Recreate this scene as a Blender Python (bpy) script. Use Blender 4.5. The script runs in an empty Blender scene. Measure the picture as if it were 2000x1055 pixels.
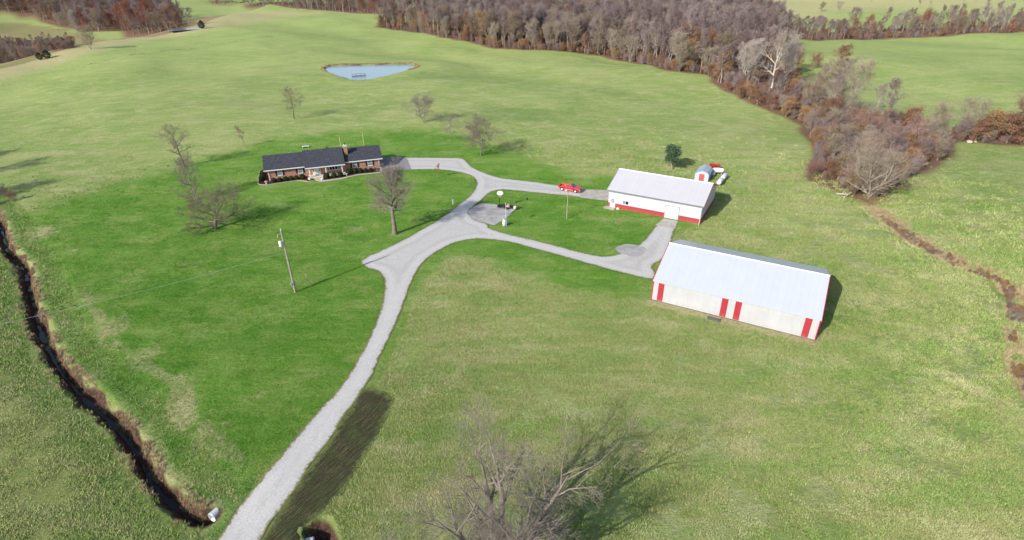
import bpy, math, random
import numpy as np
from mathutils import Vector, Matrix
from mathutils.geometry import delaunay_2d_cdt
S = bpy.context.scene
R = math.radians
random.seed(7)
rng = np.random.default_rng(7)

# ------------------------------------------------------------ camera, light
CAMH = 45.0; TH = R(28.8); ROLL = R(-.4); FPX = 1111.0
cd = bpy.data.cameras.new('camera'); cam = bpy.data.objects.new('camera', cd); S.collection.objects.link(cam)
cd.sensor_width = 36; cd.lens = 36 * FPX / 2000; cd.clip_start = .5; cd.clip_end = 8000
_f = Vector((0, math.cos(TH), -math.sin(TH))); _r = Vector((1, 0, 0)); _u = _r.cross(_f)
_r2 = math.cos(ROLL) * _r + math.sin(ROLL) * _u; _u2 = -math.sin(ROLL) * _r + math.cos(ROLL) * _u
cam.matrix_world = Matrix(((_r2.x, _u2.x, -_f.x, 0), (_r2.y, _u2.y, -_f.y, 0), (_r2.z, _u2.z, -_f.z, CAMH), (0, 0, 0, 1)))
S.camera = cam
SUN_EL = R(31.5); SUN_AZ = R(225)          # direction towards the sun, measured from +x
W = bpy.data.worlds.new('World'); S.world = W; W.use_nodes = True
nt = W.node_tree; nt.nodes.clear()
sky = nt.nodes.new('ShaderNodeTexSky'); sky.sky_type = 'NISHITA'; sky.sun_disc = False
sky.sun_elevation = SUN_EL; sky.sun_rotation = R(90) - SUN_AZ; sky.air_density = 1.1; sky.dust_density = 1.5
bg = nt.nodes.new('ShaderNodeBackground'); bg.inputs[1].default_value = .14
wo = nt.nodes.new('ShaderNodeOutputWorld'); nt.links.new(sky.outputs[0], bg.inputs[0]); nt.links.new(bg.outputs[0], wo.inputs[0])
sl = bpy.data.lights.new('sun', 'SUN'); sl.energy = 4.6; sl.angle = R(.53); sl.color = (1, .95, .86)
so = bpy.data.objects.new('sun', sl); S.collection.objects.link(so)
sd = Vector((math.cos(SUN_AZ) * math.cos(SUN_EL), math.sin(SUN_AZ) * math.cos(SUN_EL), math.sin(SUN_EL)))
so.rotation_euler = sd.to_track_quat('Z', 'Y').to_euler(); so.location = (-100, -100, 120)
S.view_settings.view_transform = 'Standard'; S.view_settings.look = 'None'
S.view_settings.exposure = .42; S.view_settings.gamma = 1; S.view_settings.use_curve_mapping = False
S.render.engine = 'CYCLES'; S.cycles.max_bounces = 5; S.cycles.transparent_max_bounces = 6

# ------------------------------------------------------------ pixel <-> place
def ray(px, py):
    return _f * FPX + _r2 * (px - 1000) - _u2 * (py - 527.5)
def G0(px, py, z=0.0):
    d = ray(px, py); t = (z - CAMH) / d.z
    return (d.x * t, d.y * t)
def G0s(pts): return [G0(*p) for p in pts]

# ------------------------------------------------------------ terrain
def sstep(a, b, x):
    t = np.clip((x - a) / (b - a), 0, 1); return t * t * (3 - 2 * t)
def pdist(x, y, pl):
    """distance to a polyline and signed side (+ = left of travel)"""
    best = np.full(np.shape(x), 1e9); side = np.zeros(np.shape(x)); par = np.zeros(np.shape(x)); acc = 0
    for (ax, ay), (bx, by) in zip(pl[:-1], pl[1:]):
        dx, dy = bx - ax, by - ay; L2 = dx * dx + dy * dy + 1e-9
        t = np.clip(((x - ax) * dx + (y - ay) * dy) / L2, 0, 1)
        ex, ey = x - ax - t * dx, y - ay - t * dy; d = np.sqrt(ex * ex + ey * ey)
        m = d < best; best = np.where(m, d, best); side = np.where(m, np.sign(dx * ey - dy * ex), side)
        par = np.where(m, acc + t * math.sqrt(L2), par); acc += math.sqrt(L2)
    return best, side, par
def inpoly(x, y, pl):
    c = np.zeros(np.shape(x), bool); n = len(pl)
    for i in range(n):
        (ax, ay), (bx, by) = pl[i], pl[i - 1]
        if ay == by: continue
        m = ((ay > y) != (by > y)) & (x < (bx - ax) * (y - ay) / (by - ay) + ax); c ^= m
    return c
def sdf(x, y, pl):
    d, _, _ = pdist(x, y, list(pl) + [pl[0]]); return np.where(inpoly(x, y, pl), -d, d)
def vn(x, y, s, seed):
    """smooth value noise, -1..1"""
    x = np.asarray(x, float) / s + seed * 17.3; y = np.asarray(y, float) / s - seed * 9.1
    ix, iy = np.floor(x).astype(int), np.floor(y).astype(int); fx, fy = x - ix, y - iy
    fx = fx * fx * (3 - 2 * fx); fy = fy * fy * (3 - 2 * fy)
    def h(a, b):
        v = np.sin(a * 127.1 + b * 311.7 + seed * 74.7) * 43758.5453; return (v - np.floor(v)) * 2 - 1
    return (h(ix, iy) * (1 - fx) + h(ix + 1, iy) * fx) * (1 - fy) + (h(ix, iy + 1) * (1 - fx) + h(ix + 1, iy + 1) * fx) * fy

CREEK = G0s([(-260, 250), (-120, 330), (-40, 385), (-5, 430), (8, 480), (42, 512), (52, 560), (66, 620), (82, 655), (108, 705), (150, 752), (196, 792), (236, 832), (262, 872), (285, 918), (320, 955), (352, 985), (385, 1006), (404, 1003)])
CULV2 = G0s([(622, 1036), (640, 1080), (700, 1180)])
RDITCH = G0s([(1700, 398), (1740, 425), (1790, 462), (1850, 496), (1920, 525), (1975, 548), (2000, 580), (2003, 640), (2010, 720), (2060, 800), (2200, 900)])
EDGE_L = G0s([(-260, 175), (0, 128), (100, 108), (200, 88), (245, 72), (300, 68), (400, 52), (440, 40)])
PONDC = G0(722, 141)
POND = [G0(a_, b_, -.3) for a_, b_ in [(632, 136), (636, 132), (644, 130), (662, 128.6), (700, 127.6), (760, 126.4), (790, 126), (805, 126.4), (813, 128.5), (813, 131), (806, 135), (790, 139.5), (768, 145), (745, 150.5), (722, 156), (700, 157.5), (684, 156), (666, 151), (648, 144.5), (637, 140)]]
PONDZ = -.3
DAM = G0s([(560, 148), (640, 154), (690, 164), (725, 164), (780, 153), (830, 141), (860, 130)])
def hgt(x, y):
    x = np.asarray(x, float); y = np.asarray(y, float); r = np.hypot(x, y)
    far = sstep(150, 260, r)
    z = far * (1.5 * np.sin(x * .021 + y * .013 + .6) + 1.2 * np.sin(y * .031 - x * .012 + 1.2) + .75 * np.sin(x * .055 + y * .042))
    z += sstep(150, 230, r) * (1.15 * vn(x, y, 34, 51) + .28 * vn(x + .4 * y, y, 13, 52))
    z += sstep(420, 800, r) * 5 * np.sin(x * .006 + y * .009 - 2.2)
    z += sstep(900, 2600, r) * 16 * (1 + np.sin(x * .0031 + y * .002))
    # valley beyond the left field edge
    d, s, _ = pdist(x, y, EDGE_L); m = (s > 0) & (r > 150)
    z = np.where(m, z - 7 * sstep(0, 60, d) + 15 * sstep(110, 330, d), z)
    # pond basin with its dam
    ds = sdf(x, y, POND); pf = sstep(38, 8, ds)
    z = z * (1 - pf) + pf * .15
    dd, s2, _ = pdist(x, y, DAM); z += .42 * np.exp(-(dd / 5.0) ** 2)
    z = np.where(ds < 6, np.minimum(z, PONDZ - .5 + 1.9 * sstep(-4, 6, ds) + .15 * vn(x, y, 3, 4)), z)
    # creek ditch
    d, s, p = pdist(x, y, CREEK)
    w = 1.2 + .45 * vn(p, p * 0, 4.5, 2) + .55 * vn(x, y, 1.5, 3)
    z -= 1.75 * sstep(1, 0, d / np.maximum(w, .8)) * (1 + .15 * vn(x, y, 1.1, 8))
    z -= .35 * sstep(7, 1, d)
    d, s, p = pdist(x, y, CULV2); z -= 1.9 * sstep(1.5, .3, d + .3 * vn(x, y, 1, 5))
    d, s, p = pdist(x, y, RDITCH); z -= .9 * sstep(5.5, .5, d) + (.35 * vn(x, y, 1.6, 6)) * sstep(4.5, 1, d)
    return z
def hz(x, y): return float(hgt(np.array([x]), np.array([y]))[0])
def P(px, py):
    d = ray(px, py); z = 0.0
    for _ in range(14):
        t = (z - CAMH) / d.z; z = .5 * z + .5 * hz(d.x * t, d.y * t)
    t = (z - CAMH) / d.z
    return (d.x * t, d.y * t)
def Ps(pts): return [P(*p) for p in pts]
def height_to(base, topy):
    """height of a vertical thing standing at ground point base whose top shows at image row topy"""
    x, y = base; z0 = hz(x, y)
    for k in range(1, 600):
        v = Vector((x, y, z0 + k * .1 - CAMH)); yy = 527.5 - FPX * v.dot(_u2) / v.dot(_f)
        if yy <= topy: return k * .1
    return 20

# ------------------------------------------------------------ object helpers
def tag(o, label=None, cat=None, group=None, kind=None):
    if label: o['label'] = label
    if cat: o['category'] = cat
    if group: o['group'] = group
    if kind: o['kind'] = kind
    return o
def empty(name, loc, rz=0, label=None, cat=None, group=None):
    o = bpy.data.objects.new(name, None); S.collection.objects.link(o); o.location = loc; o.rotation_euler = (0, 0, rz)
    o.empty_display_size = .3
    return tag(o, label, cat, group)
def link(name, me, mat=None, parent=None, coll=None):
    o = bpy.data.objects.new(name, me); (coll or S.collection).objects.link(o)
    if mat and not me.materials: me.materials.append(mat)
    if parent: o.parent = parent
    return o
def npmesh(name, V, F, smooth=False):
    """V (n,3), F (m,k) arrays -> mesh, fast"""
    me = bpy.data.meshes.new(name); V = np.asarray(V, np.float32); F = np.asarray(F, np.int32); k = F.shape[1]
    me.vertices.add(len(V)); me.vertices.foreach_set('co', V.ravel())
    me.loops.add(F.size); me.loops.foreach_set('vertex_index', F.ravel())
    me.polygons.add(len(F)); me.polygons.foreach_set('loop_start', np.arange(0, F.size, k, dtype=np.int32))
    me.polygons.foreach_set('loop_total', np.full(len(F), k, np.int32))
    me.polygons.foreach_set('use_smooth', np.full(len(F), smooth))
    me.update(calc_edges=True); me.validate()
    return me
class MB:
    def __init__(s): s.v = []; s.f = []
    def add(s, vs, fs):
        n = len(s.v); s.v += [tuple(v) for v in vs]; s.f += [tuple(i + n for i in f) for f in fs]; return s
    def box(s, x0, x1, y0, y1, z0, z1):
        return s.add([(x, y, z) for z in (z0, z1) for y in (y0, y1) for x in (x0, x1)],
                     [(0, 2, 3, 1), (4, 5, 7, 6), (0, 1, 5, 4), (2, 6, 7, 3), (0, 4, 6, 2), (1, 3, 7, 5)])
    def tube(s, p, q, r0, r1=None, n=8, caps=True):
        r1 = r0 if r1 is None else r1; p = Vector(p); q = Vector(q); d = (q - p).normalized()
        a = d.orthogonal().normalized(); b = d.cross(a); vs = []
        for c, r in ((p, r0), (q, r1)):
            for i in range(n):
                t = 2 * math.pi * i / n; vs.append(c + (a * math.cos(t) + b * math.sin(t)) * r)
        fs = [(i, (i + 1) % n, n + (i + 1) % n, n + i) for i in range(n)]
        if caps: fs += [tuple(range(n - 1, -1, -1)), tuple(range(n, 2 * n))]
        return s.add(vs, fs)
    def prism(s, poly, axis, a, b):
        """extrude a 2D polygon along axis 'x','y' or 'z' from a to b"""
        n = len(poly)
        def m(u, v, w): return {'x': (w, u, v), 'y': (u, w, v), 'z': (u, v, w)}[axis]
        vs = [m(u, v, a) for u, v in poly] + [m(u, v, b) for u, v in poly]
        return s.add(vs, [tuple(range(n - 1, -1, -1)), tuple(range(n, 2 * n))] + [(i, (i + 1) % n, n + (i + 1) % n, n + i) for i in range(n)])
    def lathe(s, prof, n=16, o=(0, 0, 0)):
        """profile of (radius, z) revolved about z"""
        vs = [(o[0] + r * math.cos(2 * math.pi * i / n), o[1] + r * math.sin(2 * math.pi * i / n), o[2] + z) for r, z in prof for i in range(n)]
        fs = [(k * n + i, k * n + (i + 1) % n, (k + 1) * n + (i + 1) % n, (k + 1) * n + i) for k in range(len(prof) - 1) for i in range(n)]
        fs += [tuple(range(n - 1, -1, -1)), tuple(range((len(prof) - 1) * n, len(prof) * n))]
        return s.add(vs, fs)
    def build(s, name, mat, parent=None, smooth=False, bevel=0):
        me = bpy.data.meshes.new(name); me.from_pydata(s.v, [], s.f); me.update()
        if smooth:
            for p in me.polygons: p.use_smooth = True
        import bmesh
        bm = bmesh.new(); bm.from_mesh(me); bmesh.ops.recalc_face_normals(bm, faces=bm.faces); bm.to_mesh(me); bm.free()
        o = link(name, me, mat, parent)
        if bevel:
            b = o.modifiers.new('bevel', 'BEVEL'); b.width = bevel; b.segments = 2; b.limit_method = 'ANGLE'
        return o

# ------------------------------------------------------------ materials
def newmat(name, rough=.7, metal=0, spec=.3):
    m = bpy.data.materials.new(name); m.use_nodes = True; n = m.node_tree; b = n.nodes['Principled BSDF']
    b.inputs['Roughness'].default_value = rough; b.inputs['Metallic'].default_value = metal
    b.inputs['Specular IOR Level'].default_value = spec
    return m, n, b
class NT:
    """terse node helper"""
    def __init__(s, n): s.n = n
    def __call__(s, t, ins=None, **kw):
        q = s.n.nodes.new(t)
        for k, v in kw.items(): setattr(q, k, v)
        for k, v in (ins or {}).items():
            if isinstance(v, bpy.types.NodeSocket): s.n.links.new(v, q.inputs[k])
            else: q.inputs[k].default_value = v
        return q
    def coord(s, kind='Object', sc=(1, 1, 1), rot=(0, 0, 0)):
        c = s('ShaderNodeTexCoord'); return s('ShaderNodeMapping', {'Vector': c.outputs[kind], 'Scale': sc, 'Rotation': rot}).outputs[0]
    def noise(s, v, scale, detail=4, rough=.55, dist=0):
        return s('ShaderNodeTexNoise', {'Vector': v, 'Scale': scale, 'Detail': detail, 'Roughness': rough, 'Distortion': dist}).outputs[0]
    def ramp(s, f, a, b, c0=0., c1=1.):
        return s('ShaderNodeMapRange', {'Value': f, 'From Min': a, 'From Max': b, 'To Min': c0, 'To Max': c1}).outputs[0]
    def mix(s, f, a, b, mode='MIX'):
        q = s.n.nodes.new('ShaderNodeMix'); q.data_type = 'RGBA'; q.blend_type = mode; q.clamp_factor = True
        for k, v in ((0, f), (6, a), (7, b)):
            if isinstance(v, bpy.types.NodeSocket): s.n.links.new(v, q.inputs[k])
            else: q.inputs[k].default_value = v if k == 0 else (*v, 1)
        return q.outputs[2]
    def math(s, op, a, b=0.):
        q = s.n.nodes.new('ShaderNodeMath'); q.operation = op
        for k, v in ((0, a), (1, b)):
            if isinstance(v, bpy.types.NodeSocket): s.n.links.new(v, q.inputs[k])
            else: q.inputs[k].default_value = v
        return q.outputs[0]
    def bump(s, h, strength=.5, dist=.1, normal=None):
        i = {'Height': h, 'Strength': strength, 'Distance': dist}
        if normal: i['Normal'] = normal
        return s('ShaderNodeBump', i).outputs[0]
def simple(name, col, rough=.7, metal=0, var=.12, scale=6., spec=.3, bump=0., kind='Object'):
    m, n, b = newmat(name, rough, metal, spec); q = NT(n); v = q.coord(kind)
    f = q.noise(v, scale, 5); dark = tuple(c * (1 - var * 1.6) for c in col); lite = tuple(min(c * (1 + var), 1) for c in col)
    n.links.new(q.mix(q.ramp(f, .3, .7), dark, lite), b.inputs['Base Color'])
    if bump: n.links.new(q.bump(f, bump, .03), b.inputs['Normal'])
    return m
def siding(name, col, rough=.45, pitch=.23, along='X', var=.05, depth=.02):
    """ribbed sheet metal: rib relief as bump, faint dirt"""
    m, n, b = newmat(name, rough, 0, .4); q = NT(n)
    c = q('ShaderNodeTexCoord').outputs['Object']
    w = q('ShaderNodeTexWave', {'Vector': c, 'Scale': math.pi / pitch / 10 * 1.0, 'Distortion': 0.}, wave_type='BANDS', bands_direction=along)
    f = q.noise(c, .5, 6, .6); g = q.noise(q.coord('Object', (9, 9, .5) if along == 'X' else (1, 9, 1)), 1.2, 5)
    k = q.math('ADD', q.math('MULTIPLY', f, .6), q.math('MULTIPLY', g, .4))
    n.links.new(q.mix(q.ramp(k, .35, .65), tuple(x * (1 - 2.2 * var) for x in col), tuple(min(1, x * (1 + var)) for x in col)), b.inputs['Base Color'])
    n.links.new(q.bump(w.outputs['Fac'], .5, depth), b.inputs['Normal'])
    lk = b.inputs['Base Color'].links[0]; base = lk.from_socket; sx = q('ShaderNodeSeparateXYZ', {0: c})
    sh = q('ShaderNodeTexWhiteNoise', {'W': q.math('FLOOR', q.math('MULTIPLY', sx.outputs[0], 1 / .914))}, noise_dimensions='1D').outputs[0]
    seam = q.math('LESS_THAN', q.math('FRACT', q.math('MULTIPLY', sx.outputs[0], 1 / .914)), .07)
    base = q.mix(q.math('MULTIPLY', sh, .05), base, tuple(x * .7 for x in col)); base = q.mix(q.math('MULTIPLY', seam, .13), base, tuple(x * .55 for x in col))
    foot = q.math('MULTIPLY', q.ramp(sx.outputs[2], .9, .0), q.ramp(q.noise(c, 2.2, 6, .7), .35, .65)); base = q.mix(q.math('MULTIPLY', foot, .35), base, (.26, .21, .15))
    n.links.new(base, b.inputs['Base Color'])
    return m
M = {}
M['white_roof'] = siding('white_roof', (.425, .45, .495), .4, var=.018)
M['shop_roof'] = siding('shop_roof', (.43, .425, .46), .42, var=.02)
M['white_wall'] = siding('white_wall', (.485, .49, .53), .5)
M['cream_wall'] = siding('cream_wall', (.41, .415, .435), .5)
M['red_wall'] = siding('red_wall', (.34, .03, .045), .5, var=.1)
M['red_trim'] = simple('red_trim', (.42, .012, .06), .45)
M['white_trim'] = simple('white_trim', (.64, .64, .66), .5, var=.04)
M['grey_trim'] = simple('grey_trim', (.2, .22, .24), .5)
M['white_paint'] = simple('white_paint', (.56, .56, .59), .45, var=.05)
M['tank_white'] = simple('tank_white', (.66, .64, .67), .4, var=.06, scale=3)
M['tank_cream'] = simple('tank_cream', (.76, .70, .62), .4, var=.07, scale=3)
M['light_grey'] = simple('light_grey', (.2, .21, .23), .5)
M['dark'] = simple('dark', (.02, .02, .022), .6)
M['black_metal'] = simple('black_metal', (.015, .015, .018), .5)
M['rubber'] = simple('rubber', (.02, .02, .02), .8)
M['steel'] = simple('steel', (.5, .5, .52), .35, .8)
M['galv'] = simple('galv', (.42, .44, .46), .45, .4, var=.15)
M['grey_paint'] = simple('grey_paint', (.30, .345, .41), .6, var=.08)
M['shed_wall'] = simple('shed_wall', (.42, .46, .52), .6, var=.05)
M['red_door'] = simple('red_door', (.46, .08, .085), .5, var=.08)
M['farm_red'] = simple('farm_red', (.42, .02, .02), .5, var=.15)
M['wood_pole'] = simple('wood_pole', (.30, .27, .22), .85, var=.2, scale=3, bump=.3)
M['plank'] = simple('plank', (.12, .11, .1), .85, var=.25)
M['yellow_pipe'] = simple('yellow_pipe', (.46, .47, .22), .55)
M['concrete'] = simple('concrete', (.36, .34, .30), .85, var=.15, scale=1.1, bump=.2)
M['porch_concrete'] = simple('porch_concrete', (.52, .49, .42), .85, var=.08)
M['walk'] = simple('walk', (.40, .35, .27), .9, var=.12, scale=1.5)
M['mulch'] = simple('mulch', (.07, .022, .02), .95, var=.5, scale=9, bump=1)
M['edging'] = simple('edging', (.4, .33, .26), .9, var=.2)
M['boxwood'] = simple('boxwood', (.028, .042, .013), .8, var=.5, scale=5)
M['cedar'] = simple('cedar', (.018, .035, .016), .85, var=.45, scale=3)
M['leaf_green'] = simple('leaf_green', (.035, .075, .04), .6, var=.45, scale=2)
M['stone'] = simple('stone', (.42, .38, .32), .9, var=.2, bump=.5)
def glassmat(name, col=(.03, .04, .05), rough=.08):
    m, n, b = newmat(name, rough, 0, .6); b.inputs['Base Color'].default_value = (*col, 1); return m
M['glass'] = glassmat('window_glass', (.16, .19, .22), .12); M['dark_glass'] = glassmat('dark_glass', (.012, .015, .02), .06)
def carpaint():
    m, n, b = newmat('car_paint', .25, 0, .5); q = NT(n)
    n.links.new(q.mix(q.ramp(q.noise(q.coord(), 2, 4), .3, .7), (.48, .003, .012), (.56, .006, .02)), b.inputs['Base Color'])
    b.inputs['Coat Weight'].default_value = .7; b.inputs['Coat Roughness'].default_value = .06
    return m
M['car_paint'] = carpaint()
def brickmat():
    m, n, b = newmat('brick', .85); q = NT(n); c = q('ShaderNodeTexCoord').outputs['Object']
    sx = q('ShaderNodeSeparateXYZ', {0: c}); cc = q('ShaderNodeCombineXYZ', {0: q.math('ADD', sx.outputs[0], sx.outputs[1]), 1: sx.outputs[2]}).outputs[0]
    br = q('ShaderNodeTexBrick', {'Vector': cc, 'Color1': (.28, .085, .05, 1), 'Color2': (.36, .15, .085, 1), 'Mortar': (.38, .33, .28, 1), 'Scale': 1., 'Brick Width': .22, 'Row Height': .08, 'Mortar Size': .009})
    f = q.noise(c, 3.2, 5, .65)
    col = q.mix(q.ramp(f, .48, .68, 0, .55), br.outputs[0], (.44, .22, .12)); col = q.mix(q.ramp(f, .42, .3, 0, .5), col, (.17, .055, .045))
    n.links.new(col, b.inputs['Base Color']); n.links.new(q.bump(br.outputs[1], .3, -.008), b.inputs['Normal'])
    return m
M['brick'] = brickmat()
def shinglemat():
    m, n, b = newmat('shingles', .8); q = NT(n); c = q('ShaderNodeTexCoord').outputs['Object']
    br = q('ShaderNodeTexBrick', {'Vector': c, 'Color1': (.022, .026, .04, 1), 'Color2': (.05, .052, .07, 1), 'Mortar': (.014, .014, .018, 1), 'Scale': 1., 'Brick Width': .34, 'Row Height': .15, 'Mortar Size': .012})
    f = q.noise(q.coord('Object', (1, 2.5, 1)), 2.6, 6, .7)
    col = q.mix(q.ramp(f, .5, .72, 0, .75), br.outputs[0], (.11, .11, .13)); n.links.new(col, b.inputs['Base Color'])
    n.links.new(q.bump(q.math('ADD', br.outputs[1], f), .5, .02), b.inputs['Normal'])
    return m
M['shingles'] = shinglemat()
def gravelmat(name, c0, c1, c2, tracks=True):
    m, n, b = newmat(name, .95, 0, .15); q = NT(n); c = q.coord()
    f = q.noise(c, 4.5, 8, .85); g = q.noise(c, .35, 5, .6); t = q.noise(c, 28, 3, .7)
    col = q.mix(q.ramp(f, .42, .58), tuple(x * .88 for x in c0), tuple(x * 1.06 for x in c1)); st = q.noise(q('ShaderNodeMapping', {'Vector': c, 'Rotation': (0, 0, .5), 'Scale': (.25, .9, 1)}).outputs[0], 1, 5, .65, 1.); col = q.mix(q.ramp(q.math('ADD', q.math('MULTIPLY', g, .5), q.math('MULTIPLY', st, .5)), .46, .62, 0, .85), col, c2); col = q.mix(q.ramp(t, .3, .7, 0, .25), col, (.47, .46, .46))
    if tracks:
        ed = q('ShaderNodeAttribute', attribute_name='edge_dist').outputs['Fac']; w1 = q.noise(c, .25, 4)
        e1 = q.math('ADD', ed, q.math('MULTIPLY', q.math('SUBTRACT', w1, .5), .9))
        tr = q.math('MULTIPLY', q.ramp(e1, .55, 1.0), q.ramp(e1, 1.75, 1.3)); col = q.mix(q.math('MULTIPLY', tr, .3), col, (.50, .49, .48))
        mid = q.math('MULTIPLY', q.ramp(e1, 1.7, 2.1), q.ramp(e1, 2.9, 2.4)); col = q.mix(q.math('MULTIPLY', mid, q.ramp(f, .36, .56, 0, .3)), col, (.27, .255, .22))
        fr = q.ramp(q.math('SUBTRACT', q.math('ADD', ed, q.math('MULTIPLY', q.math('SUBTRACT', q.noise(c, 2.4, 6, .75), .5), 1.1)), .1), .22, .0); col = q.mix(fr, col, q.mix(q.ramp(f, .4, .6), (.12, .15, .045), (.22, .17, .10)))
    n.links.new(col, b.inputs['Base Color']); n.links.new(q.bump(f, .7, .06), b.inputs['Normal'])
    return m
M['gravel'] = gravelmat('gravel', (.36, .35, .34), (.47, .46, .455), (.38, .365, .345))
M['gravel_dark'] = gravelmat('gravel_dark', (.24, .24, .235), (.38, .37, .37), (.2, .19, .18), False)
M['court'] = gravelmat('court_slab', (.27, .26, .255), (.38, .37, .36), (.13, .12, .13), False)
M['asphalt'] = gravelmat('asphalt', (.15, .14, .16), (.24, .225, .25), (.17, .155, .17), False)
def soilmat():
    m, n, b = newmat('seeded_soil', .95, 0, .1); q = NT(n)
    c = q.coord('Object', (1, 1, 1), (0, 0, R(-58)))      # rows run along the drive
    st = q.noise(q('ShaderNodeMapping', {'Vector': c, 'Scale': (.5, 7.5, 1)}).outputs[0], 1., 6, .7)
    f = q.noise(c, .5, 5); t = q.noise(c, 8, 5, .7)
    col = q.mix(q.ramp(f, .35, .65), (.042, .031, .023), (.036, .040, .020))
    col = q.mix(q.math('MULTIPLY', q.ramp(st, .46, .66), q.ramp(t, .35, .6)), col, (.13, .16, .05))
    ed = q('ShaderNodeAttribute', attribute_name='edge_dist').outputs['Fac']; fr = q.ramp(q.math('ADD', ed, q.math('MULTIPLY', q.math('SUBTRACT', q.noise(c, 1.6, 6, .7), .5), 2.6)), .7, -.1)
    col = q.mix(q.math('MULTIPLY', fr, .85), col, q.mix(q.ramp(t, .4, .6), (.09, .13, .03), (.20, .22, .08)))
    n.links.new(col, b.inputs['Base Color']); n.links.new(q.bump(q.math('ADD', st, t), .8, .12), b.inputs['Normal'])
    return m
M['soil'] = soilmat()
def watermat(name, col, rough):
    m, n, b = newmat(name, rough, 0, .5); q = NT(n); b.inputs['Base Color'].default_value = (*col, 1); b.inputs['IOR'].default_value = 1.33
    n.links.new(q.bump(q.noise(q.coord('Object', (1, 2, 1)), 1.4, 3), .12, .05), b.inputs['Normal']); return m
M['pond_water'] = watermat('pond_water', (.24, .31, .38), .12); M['creek_water'] = watermat('creek_water', (.01, .012, .012), .08)
def barkmat(name, col, dark):
    m, n, b = newmat(name, .9, 0, .15); q = NT(n); o = q('ShaderNodeObjectInfo')
    f = q.noise(q.coord(), 1.2, 4)
    a = q.mix(q.ramp(f, .3, .7), dark, col); hs = q('ShaderNodeHueSaturation', {'Color': a, 'Value': q.ramp(o.outputs['Random'], 0, 1, .75, 1.25), 'Saturation': q.ramp(o.outputs['Random'], 0, 1, 1.25, .75)})
    n.links.new(hs.outputs[0], b.inputs['Base Color']); return m
M['bark'] = barkmat('bark_grey', (.33, .29, .255), (.19, .16, .14))
M['twig'] = barkmat('twig_mauve', (.255, .20, .195), (.16, .118, .12))
M['twig_tan'] = barkmat('twig_tan', (.31, .26, .20), (.20, .16, .12))
M['twig_red'] = barkmat('twig_russet', (.30, .19, .15), (.18, .105, .085))
M['syc'] = barkmat('bark_sycamore', (.56, .52, .45), (.38, .34, .30))
M['twig_syc'] = barkmat('twig_sycamore', (.35, .30, .26), (.25, .21, .185))
M['bark_yard'] = barkmat('bark_yard', (.25, .215, .185), (.14, .12, .105)); M['twig_yard'] = barkmat('twig_yard', (.24, .20, .165), (.15, .125, .10))
M['bark_pale'] = barkmat('bark_pale', (.46, .42, .36), (.30, .26, .22))
def leafmat(name, c0, c1, c2):
    m, n, b = newmat(name, .7, 0, .2); q = NT(n); o = q('ShaderNodeObjectInfo'); g = q('ShaderNodeNewGeometry')
    a = q.mix(g.outputs['Random Per Island'], c0, c1); a = q.mix(q.ramp(q.noise(q.coord(), .35, 3), .45, .65), a, c2)
    hs = q('ShaderNodeHueSaturation', {'Color': a, 'Value': q.ramp(o.outputs['Random'], 0, 1, .75, 1.2)})
    n.links.new(hs.outputs[0], b.inputs['Base Color']); return m
M['leaf_rust'] = leafmat('leaf_rust', (.17, .08, .05), (.27, .14, .085), (.22, .135, .085))
M['leaf_red'] = leafmat('leaf_red', (.20, .05, .035), (.32, .10, .055), (.22, .085, .06))
M['leaf_brown'] = leafmat('leaf_brown', (.18, .10, .05), (.32, .19, .09), (.30, .19, .07))
M['leaf_orange'] = leafmat('leaf_orange', (.4, .16, .04), (.5, .24, .06), (.3, .12, .05))
M['leaf_ever'] = leafmat('leaf_evergreen', (.05, .10, .05), (.10, .17, .10), (.06, .12, .045))
M['needle'] = leafmat('needle_cedar', (.012, .028, .014), (.03, .05, .022), (.02, .04, .018))
def tuftmat(name, which):
    m, n, b = newmat(name, .8, 0, .15); q = NT(n); g = q('ShaderNodeNewGeometry'); past, lw, _, _ = sward(q, g.outputs['Position'])
    hs = q('ShaderNodeHueSaturation', {'Color': (past, lw)[which], 'Value': q.ramp(g.outputs['Random Per Island'], 0, 1, .7, 1.3)})
    n.links.new(hs.outputs[0], b.inputs['Base Color']); return m
M['straw'] = leafmat('dead_grass', (.36, .27, .15), (.50, .41, .25), (.24, .13, .08))
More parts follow.
